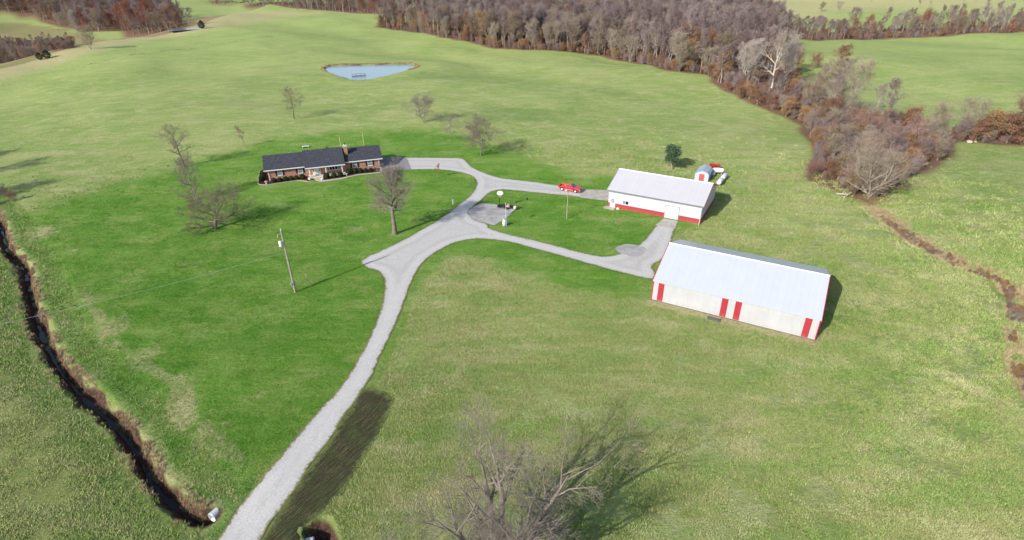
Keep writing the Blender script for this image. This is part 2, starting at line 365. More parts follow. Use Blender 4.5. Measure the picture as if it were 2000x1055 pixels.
def sward(q, c, far_=None):
    """colour of pasture and lawn from the place itself; used by the ground and by the tufts on it"""
    big = q.noise(c, .022, 5, .6, .4); mid = q.noise(c, .16, 6, .65, .3)
    st = lambda rot, sc, det, ro, di: q.noise(q('ShaderNodeMapping', {'Vector': c, 'Rotation': (0, 0, R(rot)), 'Scale': sc}).outputs[0], 1, det, ro, di)
    mow = st(-38, (.035, .26, 1), 6, .65, .5); mow2 = st(-30, (.30, .9, 1), 6, .7, .4); pat = st(-50, (.13, .20, 1), 8, .72, .6)
    k = q.math('SUBTRACT', 1., q.math('MULTIPLY', far_, .6)) if far_ is not None else 1.
    kk = lambda v: q.math('MULTIPLY', v, k)
    past = q.mix(q.ramp(big, .42, .58), (.215, .300, .078), (.320, .375, .135))
    past = q.mix(q.ramp(mid, .42, .58, 0, .7), past, (.320, .350, .135))
    past = q.mix(kk(q.ramp(mow, .50, .60, 0, .55)), past, (.185, .310, .070))
    past = q.mix(kk(q.ramp(mow2, .52, .64, 0, .42)), past, (.43, .44, .21))
    past = q.mix(kk(q.ramp(pat, .51, .62, 0, .5)), past, (.47, .45, .25))
    past = q.mix(kk(q.ramp(pat, .46, .39, 0, .45)), past, (.19, .295, .070))
    lw = q.mix(q.ramp(big, .40, .60), (.100, .235, .024), (.150, .290, .040))
    lw = q.mix(q.ramp(mid, .42, .60, 0, .7), lw, (.20, .31, .065))
    lw = q.mix(q.ramp(mow2, .54, .67, 0, .5), lw, (.30, .38, .12))
    lw = q.mix(q.ramp(mow, .48, .60, 0, .4), lw, (.085, .21, .022))
    lw = q.mix(q.ramp(pat, .53, .62, 0, .4), lw, (.32, .37, .13)); lw = q.mix(q.ramp(pat, .46, .40, 0, .5), lw, (.07, .20, .02))
    return past, lw, mow, mid
M['tuft'] = tuftmat('green_tuft', 0); M['tuft_lawn'] = tuftmat('lawn_tuft', 1)

# ------------------------------------------------------------ ground
DR_L = [(300, 1250), (370, 1140), (425, 1055), (470, 985), (520, 925), (570, 865), (620, 805), (660, 765), (690, 720), (715, 675), (735, 630), (748, 590), (752, 560), (750, 541), (738, 529), (716, 524), (703, 513), (715, 503), (745, 490), (790, 468), (830, 445), (865, 425), (895, 401), (915, 386), (929, 369), (932, 356), (925, 345), (905, 338), (880, 333.5), (850, 331), (775, 332)]
DR_T = [(768, 308), (850, 308.5), (905, 309), (912, 317), (920, 326), (945, 338), (975, 348), (1010, 352), (1050, 356.5), (1090, 363), (1133, 371), (1152, 371.5)]
DR_U = [(1152, 388), (1133, 386), (1110, 382), (1090, 381), (1030, 375), (1000, 372), (978, 370.5), (960, 374), (950, 382), (930, 400), (912, 414), (925, 430), (953, 438), (954, 446), (965, 450), (1000, 460), (1050, 471), (1092, 481.7), (1134, 494), (1180, 502.5), (1211, 497), (1222, 490), (1240, 483), (1250.5, 477.5), (1260, 468), (1271, 454), (1282, 440), (1288, 434), (1321, 439), (1316.7, 447), (1313.5, 462), (1308, 478), (1303, 490), (1296, 506), (1270, 521), (1281, 533), (1276, 548)]
DR_B = [(1230, 537), (1165.5, 520), (1113, 504.7), (1050, 488), (1000, 473), (950, 467), (920, 467), (890, 473), (865, 485), (840, 500), (820, 520), (808, 540), (800, 560), (786, 600), (770, 640), (755, 670), (740, 700), (724, 740), (706, 765), (692, 790), (672, 810), (660, 835), (640, 865), (615, 897), (598, 917), (588, 938), (560, 980), (530, 1020), (507, 1055), (460, 1130), (400, 1250)]
DRIVE = Ps(DR_L + DR_T + DR_U + DR_B)
def chaikin(pl, k=2):
    for _ in range(k):
        q = []
        for (ax, ay), (bx, by) in zip(pl, pl[1:] + pl[:1]):
            if math.hypot(bx - ax, by - ay) < .8: q.append(((ax + bx) / 2, (ay + by) / 2)); continue
            q += [(ax * .78 + bx * .22, ay * .78 + by * .22), (ax * .22 + bx * .78, ay * .22 + by * .78)]
        pl = q
    return pl
DRIVE = chaikin(DRIVE)
COURT = Ps([(912.5, 414), (926, 404), (940, 397), (955, 398.5), (970, 400), (985, 404.5), (1006, 409), (996, 420), (966, 441), (953.5, 438), (925, 430.5)])
SEED = Ps([(727, 755), (750, 763), (772, 776), (765, 800), (750, 830), (728, 870), (705, 905), (690, 935), (668, 965), (640, 990), (615, 1020), (600, 1060), (560, 1130), (470, 1130), (507, 1055), (530, 1020), (560, 980), (588, 938), (598, 917), (615, 897), (640, 865), (660, 835), (672, 810), (692, 790), (706, 765)])
LAWN = Ps([(20, 430), (90, 402), (190, 372), (300, 338), (400, 306), (500, 283), (590, 262), (720, 250), (860, 255), (960, 280), (1060, 318), (1130, 340), (1195, 345), (1290, 400), (1350, 445), (1300, 480), (1270, 580), (1200, 585), (1100, 560), (1000, 535), (930, 510), (870, 510), (820, 560), (790, 640), (745, 740), (700, 790), (600, 880), (480, 985), (445, 950), (420, 945), (385, 950), (320, 895), (250, 800), (180, 700), (120, 610), (100, 540), (85, 500)])
WOOD = Ps([(735, 52), (800, 62), (850, 70), (960, 94), (1060, 98), (1175, 109), (1240, 123), (1310, 138), (1380, 146), (1415, 172), (1450, 192), (1530, 226), (1568, 246), (1590, 290), (1582, 350), (1640, 376), (1700, 396), (1770, 352), (1855, 300), (1848, 276), (1800, 264), (1720, 248), (1650, 226), (1590, 192), (1550, 150), (1530, 105), (1535, 74), (1500, 52), (1480, 32), (1380, 26), (1250, 26), (1100, 32), (1000, 28), (900, 32), (850, 55), (780, 48)])
WOOD2 = Ps([(1845, 272), (1900, 280), (2000, 281), (2120, 290), (2150, 262), (2000, 255), (1880, 255)])
WOOD3 = Ps([(1520, 66), (1600, 80), (1700, 77), (1760, 74), (1860, 70), (2000, 62), (2150, 52), (2150, 42), (2000, 50), (1880, 52), (1700, 60), (1560, 60)])
WOOD5 = Ps([(430, 8), (500, 14), (620, 20), (790, 29), (860, 34), (900, 30), (1000, 20), (900, 9), (700, 5), (400, 2)])
WOOD4 = Ps([(-200, 20), (0, 30), (60, 32), (110, 50), (180, 62), (240, 60), (250, 72), (300, 66), (370, 52), (330, 20), (260, 6), (100, 0), (-200, -6)])
WOOD6 = Ps([(-120, 150), (-20, 124), (60, 108), (110, 100), (150, 92), (110, 84), (0, 88), (-150, 105)])

def polar_mesh():
    a0, a1 = R(90 - 56), R(90 + 56)
    A = np.concatenate([np.linspace(a0, a1, 760), np.linspace(a1, a0 + 2 * math.pi, 64)[1:-1]])
    Rr = np.concatenate([[1.5, 8], np.exp(np.linspace(math.log(14), math.log(700), 560)), np.exp(np.linspace(math.log(712), math.log(7500), 60))])
    X = Rr[:, None] * np.cos(A)[None]; Y = Rr[:, None] * np.sin(A)[None]; X, Y = X.ravel(), Y.ravel()
    nr, na = len(Rr), len(A)
    i = np.arange(nr - 1)[:, None]; j = np.arange(na)[None]; j2 = (j + 1) % na
    F = np.stack([i * na + j, i * na + j2, (i + 1) * na + j2, (i + 1) * na + j], -1).reshape(-1, 4)[:, ::-1]
    return X, Y, F
X, Y, F = polar_mesh()
Z = hgt(X, Y); rr = np.hypot(X, Y)
me = npmesh('ground', np.stack([X, Y, Z], 1), F[:, ::-1], True)
# surface-cover masks, held on the vertices
jit = 1.2 * vn(X, Y, 5, 11) + .6 * vn(X, Y, 1.7, 12)
lawn = sstep(4.5, -4.5, sdf(X, Y, LAWN) + 1.6 * jit)
dcr, scr, _ = pdist(X, Y, CREEK)
ddr = sdf(X, Y, DRIVE); dct = sdf(X, Y, COURT)
edge = sstep(.75, .1, np.minimum(np.abs(ddr), np.abs(dct)) + .25 * vn(X, Y, .9, 14))
woodm = np.zeros_like(X)
for w_, tol in ((WOOD, 2.5), (WOOD2, 2), (WOOD3, 4), (WOOD5, 6), (WOOD4, 6), (WOOD6, 3)):
    woodm = np.maximum(woodm, sstep(tol, -tol * .3, sdf(X, Y, w_) + 1.5 * vn(X, Y, 6, 15)))
woodm = np.maximum(woodm, .55 * sstep(6, -6, sdf(X, Y, Ps([(-100, 44), (60, 46), (130, 56), (190, 74), (150, 92), (60, 96), (-100, 90)])) + 5 * vn(X, Y, 14, 25)))
ditch = sstep(1.55, .7, dcr + .5 * vn(X, Y, 1.5, 16))
drd, _, prd = pdist(X, Y, RDITCH)
dry = sstep(2.9, 1.0, drd + 1.2 * vn(X, Y, 3, 17)) * .7
dry = np.maximum(dry, sstep(2.4, 1.0, dcr + 1.0 * vn(X, Y, 2, 18)) * .65 * (scr > 0))
def blob(px, py, rx, ry=None, k=1.0, a=0):
    x, y = P(px, py); ry = ry or rx; dx, dy = X - x, Y - y; c, s = math.cos(a), math.sin(a)
    u, v = (c * dx + s * dy) / rx, (-s * dx + c * dy) / ry
    return k * sstep(1.3, .3, np.sqrt(u * u + v * v) + .45 * vn(X, Y, 2.2, 19) + .25 * vn(X, Y, .7, 20))
for args in ((80, 455, 5, 3, .85), (165, 585, 3, 7, .5, .3), (205, 650, 2.5, 4, .7), (280, 700, 2.5, 3, .7), (350, 790, 2, 6, .85, .5), (410, 860, 2, 4.5, .8, .5), (300, 845, 1.5, 6, .5, .6), (395, 930, 3.5, 1.2, .6), (440, 825, 1.6, 1.2, .6), (510, 770, 1.5, 1.2, .7), (365, 515, 3.5, 2, .6), (525, 490, 2.5, 2, .5), (690, 450, 2.5, 2.5, .6), (740, 470, 3, 2, .5), (745, 355, 6, 1.5, .35), (900, 510, 5, 2.5, .75), (980, 530, 7, 3, .35), (930, 645, 3.5, 3, .7), (1060, 735, 5, 3, .5), (1000, 700, 3, 2, .6), (850, 975, 2.5, 2, .8), (1280, 800, 3, 2, .7), (1190, 430, 6, 2.5, .6), (1240, 430, 6, 2, .5), (1360, 470, 2, 5, .8), (1470, 545, 10, 4, .35), (1500, 300, 12, 8, .45), (1545, 345, 9, 3, .8), (1500, 375, 7, 2.5, .8), (1480, 400, 20, 8, .4), (1700, 480, 14, 6, .5), (1620, 455, 12, 5, .5), (1780, 560, 6, 8, .6), (1820, 640, 5, 9, .45), (1290, 610, 6, 1.6, .7), (1420, 640, 6, 1.6, .6), (1530, 672, 6, 1.2, .7), (1640, 660, 4, 3, .5), (1550, 800, 18, 8, .3), (1750, 800, 18, 8, .35), (95, 300, 30, 6, .4), (150, 350, 22, 4, .35), (700, 150, 1, 1, 0), (480, 335, 3, 4, .4), (1810, 340, 16, 6, .3), (1360, 350, 5, 3, .3)):
    dry = np.maximum(dry, blob(*args))
ring = sstep(1.6, .3, np.abs(dcr - 6.6 - 1.2 * vn(X, Y, 9, 26))) * (scr > 0) * sstep(-.5, .3, vn(X, Y, 5, 27)) * (rr < 120)
dry = np.maximum(dry, .75 * ring)
sf = pdist(X, Y, [G0(1271, 591), G0(1594, 670)])[0]; dry = np.maximum(dry, .95 * sstep(1.5, .4, sf + .6 * vn(X, Y, 2, 33)))
# pale hay strip along the far left field edge and the pale far pastures
dE, sE, _ = pdist(X, Y, EDGE_L)
dry = np.maximum(dry, np.where(rr > 150, 1.0 * sstep(42, 10, dE + 8 * vn(X, Y, 22, 21)) * (sE < 0), 0))
dry = np.maximum(dry, np.where((sE > 0) & (rr > 150), .35, 0)); woodm = np.maximum(woodm, np.where((sE > 0) & (rr > 150), .6 * sstep(60, 10, dE + 12 * vn(X, Y, 20, 28)), 0))
dry = np.maximum(dry, .85 * sstep(400, 560, rr + 60 * vn(X, Y, 70, 22)) * sstep(-.6, .3, vn(X, Y, 90, 29)))
dpond = sdf(X, Y, POND)
bank = sstep(.6, -.3, dpond + .6 * vn(X, Y, 2.5, 23)) * (Y > G0(720, 137)[1] - 1)
soil = np.maximum(np.maximum(ditch, edge * .5), np.maximum(bank * .9, sstep(1.7, .9, pdist(X, Y, CULV2)[0])))
lush = np.maximum(sstep(5.5, 2.5, dcr) * sstep(1.2, 2.6, dcr), blob(430, 965, 3.5, 2, 1)); lush = np.maximum(lush, blob(615, 1000, 1.5, 2, .8)); lush = np.maximum(lush, blob(800, 770, 6, 5, .5)); lush = np.maximum(lush, blob(1640, 600, 5, 8, .5)); lush = np.maximum(lush, blob(1000, 225, 22, 14, .5)); lush = np.maximum(lush, blob(850, 150, 14, 12, .5))
west = np.where(sdf(X, Y, G0s([(-400, 300), (-40, 400), (8, 480), (52, 560), (82, 655), (196, 792), (262, 872), (388, 1010), (420, 1400), (-900, 1400)])) < 0, 1., 0)
def colattr(me, name, a, b, c, d):
    at = me.color_attributes.new(name, 'FLOAT_COLOR', 'POINT')
    at.data.foreach_set('color', np.stack([a, b, c, d], 1).astype(np.float32).ravel())
colattr(me, 'cover', lawn, dry, woodm, soil); colattr(me, 'cover2', lush, west, sstep(150, 480, rr), dry * 0)
def groundmat():
    m, n, b = newmat('ground_cover', .95, 0, .1); q = NT(n)
    c = q('ShaderNodeTexCoord').outputs['Object']
    a1 = q('ShaderNodeVertexColor', layer_name='cover'); s1 = q('ShaderNodeSeparateColor', {0: a1.outputs[0]})
    lawn_, dry_, wood_, soil_ = s1.outputs[0], s1.outputs[1], s1.outputs[2], a1.outputs[1]
    a2 = q('ShaderNodeVertexColor', layer_name='cover2'); s2 = q('ShaderNodeSeparateColor', {0: a2.outputs[0]})
    lush_, west_, far_ = s2.outputs[0], s2.outputs[1], s2.outputs[2]
    past, lw, mow, mid = sward(q, c, far_)
    fine = q.noise(c, 2.3, 6, .75); tiny = q.noise(c, 7.5, 5, .8)
    past = q.mix(q.math('MULTIPLY', far_, .40), past, (.30, .385, .125))
    past = q.mix(q.math('MULTIPLY', west_, .7), past, q.mix(q.ramp(mid, .4, .6), (.15, .19, .05), (.25, .27, .095)))
    col = q.mix(lawn_, past, lw)
    col = q.mix(q.math('MULTIPLY', lush_, .75), col, (.07, .17, .035))
    dm = q.ramp(q.math('ADD', dry_, q.math('MULTIPLY', q.math('SUBTRACT', fine, .5), 1.3)), .30, .95)
    col = q.mix(q.math('MULTIPLY', dm, .8), col, q.mix(q.ramp(fine, .35, .65), (.38, .31, .165), (.52, .44, .27)))
    # pale cut straw scattered through the sward, and dark gaps between clumps
    cl = q.math('ADD', q.math('MULTIPLY', fine, .55), q.math('MULTIPLY', tiny, .45))
    col = q.mix(q.ramp(cl, .52, .62, 0, .7), col, q.mix(lawn_, (.46, .44, .22), (.26, .36, .13)))
    col = q.mix(q.ramp(cl, .485, .38, 0, .85), col, q.mix(lawn_, (.125, .185, .04), (.045, .125, .012)))
    col = q.mix(wood_, col, q.mix(q.ramp(fine, .35, .65), (.13, .07, .045), (.26, .16, .11)))
    sm = q.ramp(q.math('ADD', soil_, q.math('MULTIPLY', q.math('SUBTRACT', fine, .5), .9)), .35, .8)
    col = q.mix(sm, col, q.mix(q.ramp(fine, .4, .62), (.055, .035, .025), (.19, .11, .075)))
    n.links.new(col, b.inputs['Base Color'])
    h = q.math('ADD', q.math('MULTIPLY', fine, 1.), q.math('MULTIPLY', tiny, .5))
    nb = q.bump(h, 1., .42)
    nb = q.bump(mow, .6, .5, nb)
    n.links.new(nb, b.inputs['Normal'])
    return m
tag(link('ground', me, groundmat()), kind='structure')

def drape(name, poly, mat, off=.05, step=1.6, jitter=.0, parent=None, z=None, js=.8):
    """closed outline -> fine draped sheet with a slightly ragged border"""
    pts = []
    for (ax, ay), (bx, by) in zip(poly, poly[1:] + poly[:1]):
        L = math.hypot(bx - ax, by - ay); k = max(1, int(L / .35)) if jitter else max(1, int(L / 1.2))
        for i in range(k): pts.append((ax + (bx - ax) * i / k, ay + (by - ay) * i / k))
    if jitter:
        a = np.array(pts); pts = [(x + dx, y + dy) for (x, y), dx, dy in zip(pts, jitter * vn(a[:, 0], a[:, 1], js, 31), jitter * vn(a[:, 0], a[:, 1], js, 32))]
    n = len(pts); a = np.array(pts)
    gx, gy = np.meshgrid(np.arange(a[:, 0].min(), a[:, 0].max(), step), np.arange(a[:, 1].min(), a[:, 1].max(), step))
    gx, gy = gx.ravel() + .13, gy.ravel() + .07; ins = sdf(gx, gy, pts) < -.35
    allp = [Vector(p) for p in pts] + [Vector(p) for p in zip(gx[ins], gy[ins])]
    vs, es, fs, *_ = delaunay_2d_cdt(allp, [(i, (i + 1) % n) for i in range(n)], [list(range(n))], 1, 1e-4)
    vx = np.array([v.x for v in vs]); vy = np.array([v.y for v in vs])
    vz = hgt(vx, vy) + off if z is None else np.full(len(vx), z)
    m_ = bpy.data.meshes.new(name); m_.from_pydata(list(zip(vx, vy, vz)), [], [tuple(f) for f in fs]); m_.update()
    ed = -sdf(vx, vy, pts); at = m_.attributes.new('edge_dist', 'FLOAT', 'POINT'); at.data.foreach_set('value', np.maximum(ed, 0).astype(np.float32))
    for p in m_.polygons: p.use_smooth = True
    if len(m_.polygons) and m_.polygons[0].normal.z < 0: m_.flip_normals()
    return link(name, m_, mat, parent)
tag(drape('driveway', DRIVE, M['gravel'], .05, step=.8, jitter=.10, js=.5), kind='structure')
tag(drape('court_slab', COURT, M['court'], .062, jitter=.08), kind='structure')
tag(drape('asphalt_apron', Ps([(742, 309), (770, 307.6), (794, 307.6), (799, 319), (804, 332), (775, 333), (742, 336)]), M['asphalt'], .068), kind='structure')
tag(drape('shop_side_pad', Ps([(1133, 370.3), (1160, 371), (1190, 372.5), (1189.5, 393), (1160, 390), (1133, 387)]), M['concrete'], .068), kind='structure')
tag(drape('shop_apron', Ps([(1296.5, 427), (1324, 432.5), (1318, 448), (1280, 440.5)]), M['concrete'], .068), kind='structure')
cx, cy = P(1232, 489)
tag(drape('round_gravel_pad', [(cx + 2.7 * math.cos(t), cy + 2.4 * math.sin(t)) for t in np.linspace(0, 2 * math.pi, 28)[:-1]], M['gravel_dark'], .066, jitter=.4, js=1.1), kind='structure')
tag(drape('seeded_soil_strip', SEED, M['soil'], .045, step=.9, jitter=.3, js=1.1), kind='structure')
tag(drape('pond_water', POND, M['pond_water'], z=PONDZ, jitter=.5, js=4), kind='structure')
cw = []
for (ax, ay), (bx, by) in zip(CREEK[:-1], CREEK[1:]):
    L = math.hypot(bx - ax, by - ay); nx, ny = -(by - ay) / L, (bx - ax) / L; cw.append((ax, ay, nx, ny))
cw.append((*CREEK[-1], nx, ny))
v_ = []; f_ = []
for i, (x, y, nx, ny) in enumerate(cw):
    zz = hz(x, y) + .22; v_ += [(x + nx * .8, y + ny * .8, -2.0), (x - nx * .8, y - ny * .8, -2.0)]
    if i: f_.append((2 * i - 2, 2 * i - 1, 2 * i + 1, 2 * i))
m_ = bpy.data.meshes.new('creek_water'); m_.from_pydata(v_, [], f_); tag(link('creek_water', m_, M['creek_water']), kind='structure')
x_, y_ = G0(380, 52)
m_ = MB().box(-16, 16, -6, 6, -.1, 0).build('far_pond_water', M['pond_water']); m_.location = (*P(378, 57), hz(*P(378, 57)) + .3); m_.rotation_euler = (0, 0, .5); tag(m_, kind='structure')

# ------------------------------------------------------------ buildings
def local(x, y, a, ox, oy):
    return ox + x * math.cos(a) - y * math.sin(a), oy + x * math.sin(a) + y * math.cos(a)
# machine shed
def machine_shed():
    ox, oy, a, L, Wd, e, rd = 20.80, 72.36, -.498, 22.15, 15.48, 3.29, 6.04
    t = empty('machine_shed', (ox, oy, 0), a, 'long white metal machine shed with four red stripes down its front wall', 'shed')
    w = MB(); w.prism([(0, -.3), (Wd, -.3), (Wd, e), (Wd / 2, rd - .06), (0, e)], 'x', 0, L)
    w.build('wall', M['cream_wall'], t)
    sl = math.hypot(Wd / 2 + .12, rd - e)
    k = (rd - e) / (Wd / 2)
    for name, y0, y1, z0, z1, mt in (('roof', -.16, Wd / 2, e - .16 * k, rd, M['white_roof']), ('roof', Wd + .16, Wd / 2, e - .16 * k, rd, M['white_roof'])):
        r = MB(); r.add([(x, y, z + dz) for dz in (.0, .07) for x, y, z in ((-.12, y0, z0), (L + .12, y0, z0), (L + .12, y1, z1), (-.12, y1, z1))],
                        [(0, 3, 2, 1), (4, 5, 6, 7), (0, 1, 5, 4), (1, 2, 6, 5), (2, 3, 7, 6), (3, 0, 4, 7)])
        r.build(name, mt, t)
    MB().prism([(Wd / 2 - .22, rd - .03), (Wd / 2, rd + .13), (Wd / 2 + .22, rd - .03)], 'x', -.15, L + .15).build('ridge_cap', M['white_trim'], t)
    for x in (.80, 9.79, 11.60, 20.42):                     # red doors and stripes
        MB().box(x, x + .83, -.05, .0, .16, 3.10).build('red_stripe', M['red_wall'], t)
    for x0, x1 in ((1.66, 9.76), (12.46, 20.39)):
        d = MB().box(x0, x1, -.035, .0, .10, 3.12).build('sliding_door', M['cream_wall'], t)
    MB().box(.05, L - .05, -.07, .0, -.02, .09).build('base_board', M['plank'], t)
    for x0, x1 in ((-.17, -.1), (L + .1, L + .17)):         # red gable trim
        g = MB()
        for y0, y1 in ((-.2, Wd / 2), (Wd + .2, Wd / 2)):
            z0, z1 = e - .2 * k, rd
            g.add([(x, y, z + dz) for dz in (-.2, .09) for x in (x0, x1) for y, z in ((y0, z0), (y1, z1))], [(0, 1, 3, 2), (4, 6, 7, 5), (0, 4, 5, 1), (2, 3, 7, 6), (0, 2, 6, 4), (1, 5, 7, 3)])
        g.build('gable_trim', M['red_trim'], t)
        c = .02 if x0 > 0 else 0
    for x in (-.06, L - .06):
        for y in (-.06, Wd - .06): MB().box(x, x + .12, y, y + .12, 0, e - .12).build('corner_trim', M['red_trim'], t)
    MB().box(L, L + .06, 4.2, 11.2, 0, 3.9).build('end_door', M['cream_wall'], t)
    MB().box(L + .06, L + .24, 3.6, 11.8, 3.9, 4.08).build('door_track', M['white_trim'], t)
    [MB().box(L, L + .09, ya, ya + .25, 0, 3.9).build('door_jamb', M['red_trim'], t) for ya in (3.95, 11.2)]
    x, y = local(9.3, -1.1, a, ox, oy)
    s = MB().box(-.9, .9, -.35, .35, 0, .14).box(-.8, -.7, -.3, .3, .14, .2).box(.7, .8, -.3, .3, .14, .2).build('wooden_ramp', M['plank']); s.location = (x, y, hz(x, y)); s.rotation_euler = (0, 0, a)
    tag(s, 'small grey wooden ramp on the ground before the middle of the striped shed', 'ramp')
machine_shed()

def workshop():
    ox, oy, a, L, Wd, e, rd = 19.80, 108.66, -.508, 18.58, 12.43, 3.87, 6.17
    t = empty('workshop', (ox, oy, 0), a, 'white metal workshop with red wainscot, garage door and pale roof', 'workshop')
    w = MB(); w.prism([(0, -.3), (Wd, -.3), (Wd, e), (Wd / 2, rd - .07), (0, e)], 'x', 0, L); w.build('wall', M['white_wall'], t)
    k = (rd - e) / (Wd / 2)
    for y0 in (-.35, Wd + .35):
        z0 = e - .35 * k
        MB().add([(x, y, z + dz) for dz in (0, .07) for x, y, z in ((-.3, y0, z0), (L + .3, y0, z0), (L + .3, Wd / 2, rd), (-.3, Wd / 2, rd))],
                 [(0, 3, 2, 1), (4, 5, 6, 7), (0, 1, 5, 4), (1, 2, 6, 5), (2, 3, 7, 6), (3, 0, 4, 7)]).build('roof', M['shop_roof'], t)
    MB().prism([(Wd / 2 - .2, rd), (Wd / 2, rd + .13), (Wd / 2 + .2, rd)], 'x', -.32, L + .32).build('ridge_cap', M['white_trim'], t)
    for x0, mt in ((-.36, M['grey_trim']), (L + .3, M['red_trim'])):
        g = MB()
        for y0 in (-.38, Wd + .38):
            z0 = e - .38 * k
            g.add([(x, y, z + dz) for dz in (-.18, .09) for x in (x0, x0 + .06) for y, z in ((y0, z0), (Wd / 2, rd))], [(0, 1, 3, 2), (4, 6, 7, 5), (0, 4, 5, 1), (2, 3, 7, 6), (0, 2, 6, 4), (1, 5, 7, 3)])
        g.build('gable_trim', mt, t)
    MB().box(-.3, L + .3, -.47, -.36, e - .33, e - .2).build('gutter', M['grey_trim'], t)
    for x0, x1 in ((-.03, .42), (1.5, 11.6), (14.44, L + .03)):
        MB().box(x0, x1, -.035, 0, -.05, .95).build('wainscot', M['red_wall'], t)
        MB().box(x0, x1, -.05, 0, .95, 1.0).build('wainscot_cap', M['grey_trim'], t)
    MB().box(L, L + .035, .0, Wd, -.05, .95).build('wainscot', M['red_wall'], t)
    MB().box(-.035, 0, .0, Wd, -.05, .95).build('wainscot', M['red_wall'], t)
    # entry door with a six-light window
    MB().box(.42, 1.5, -.06, 0, -.02, 2.12).build('door_frame', M['white_trim'], t)
    d = MB().box(.5, 1.42, -.085, -.06, .05, 2.04).build('door', M['white_paint'], t)
    for i in range(2):
        for j in range(3): MB().box(.66 + i * .31, .93 + i * .31, -.094, -.085, 1.05 + j * .29, 1.3 + j * .29).build('pane', M['glass'], d)
    MB().tube((1.35, -.13, 1.0), (1.35, -.085, 1.0), .04).build('door_knob', M['steel'], d)
    # sliding window
    f = MB().box(3.0, 4.3, -.05, 0, 1.1, 1.17).box(3.0, 4.3, -.05, 0, 1.88, 1.95).box(3.0, 3.07, -.05, 0, 1.17, 1.88).box(4.23, 4.3, -.05, 0, 1.17, 1.88).box(3.62, 3.68, -.05, 0, 1.17, 1.88).build('window', M['white_trim'], t)
    MB().box(3.07, 3.62, -.035, -.02, 1.17, 1.88).build('pane', M['glass'], f)
    MB().box(3.68, 4.23, -.02, -.008, 1.17, 1.88).build('pane', M['dark_glass'], f)
    # garage door, four sections
    MB().box(11.64, 11.72, -.07, 0, -.02, 2.62).box(14.32, 14.40, -.07, 0, -.02, 2.62).box(11.64, 14.40, -.07, 0, 2.52, 2.60).build('door_frame', M['light_grey'], t)
    gd = MB().box(11.72, 14.32, -.02, 0, 0, 2.52).build('garage_door', M['white_paint'], t)
    for j in range(4): MB().box(11.73, 14.31, -.045, -.02, .02 + j * .625, .62 + j * .625).build('panel', M['white_paint'], gd)
    MB().tube((L - .12, -.12, 0.35), (L - .12, -.12, e - .25), .055, n=8).tube((L - .12, -.12, .35), (L - .12, -.75, .08), .055).build('downspout', M['white_trim'], t)
    MB().tube((L - .1, Wd + .12, 0.2), (L - .1, Wd + .12, e - .25), .05, n=8).build('downspout', M['white_trim'], t)
    MB().box(-.55, 1.75, -1.25, -.07, -.05, .12).build('door_step', M['concrete'], t)
    x, y = local(2.3, -.42, a, ox, oy)
    b = MB().lathe([(.0, 0), (.3, 0), (.34, .12), (.26, .3), (.0, .34)], 12).build('splash_tub', M['tank_cream'], smooth=True); b.location = (x, y, 0)
    tag(b, 'upturned cream tub beside the workshop entry door step', 'tub')
workshop()

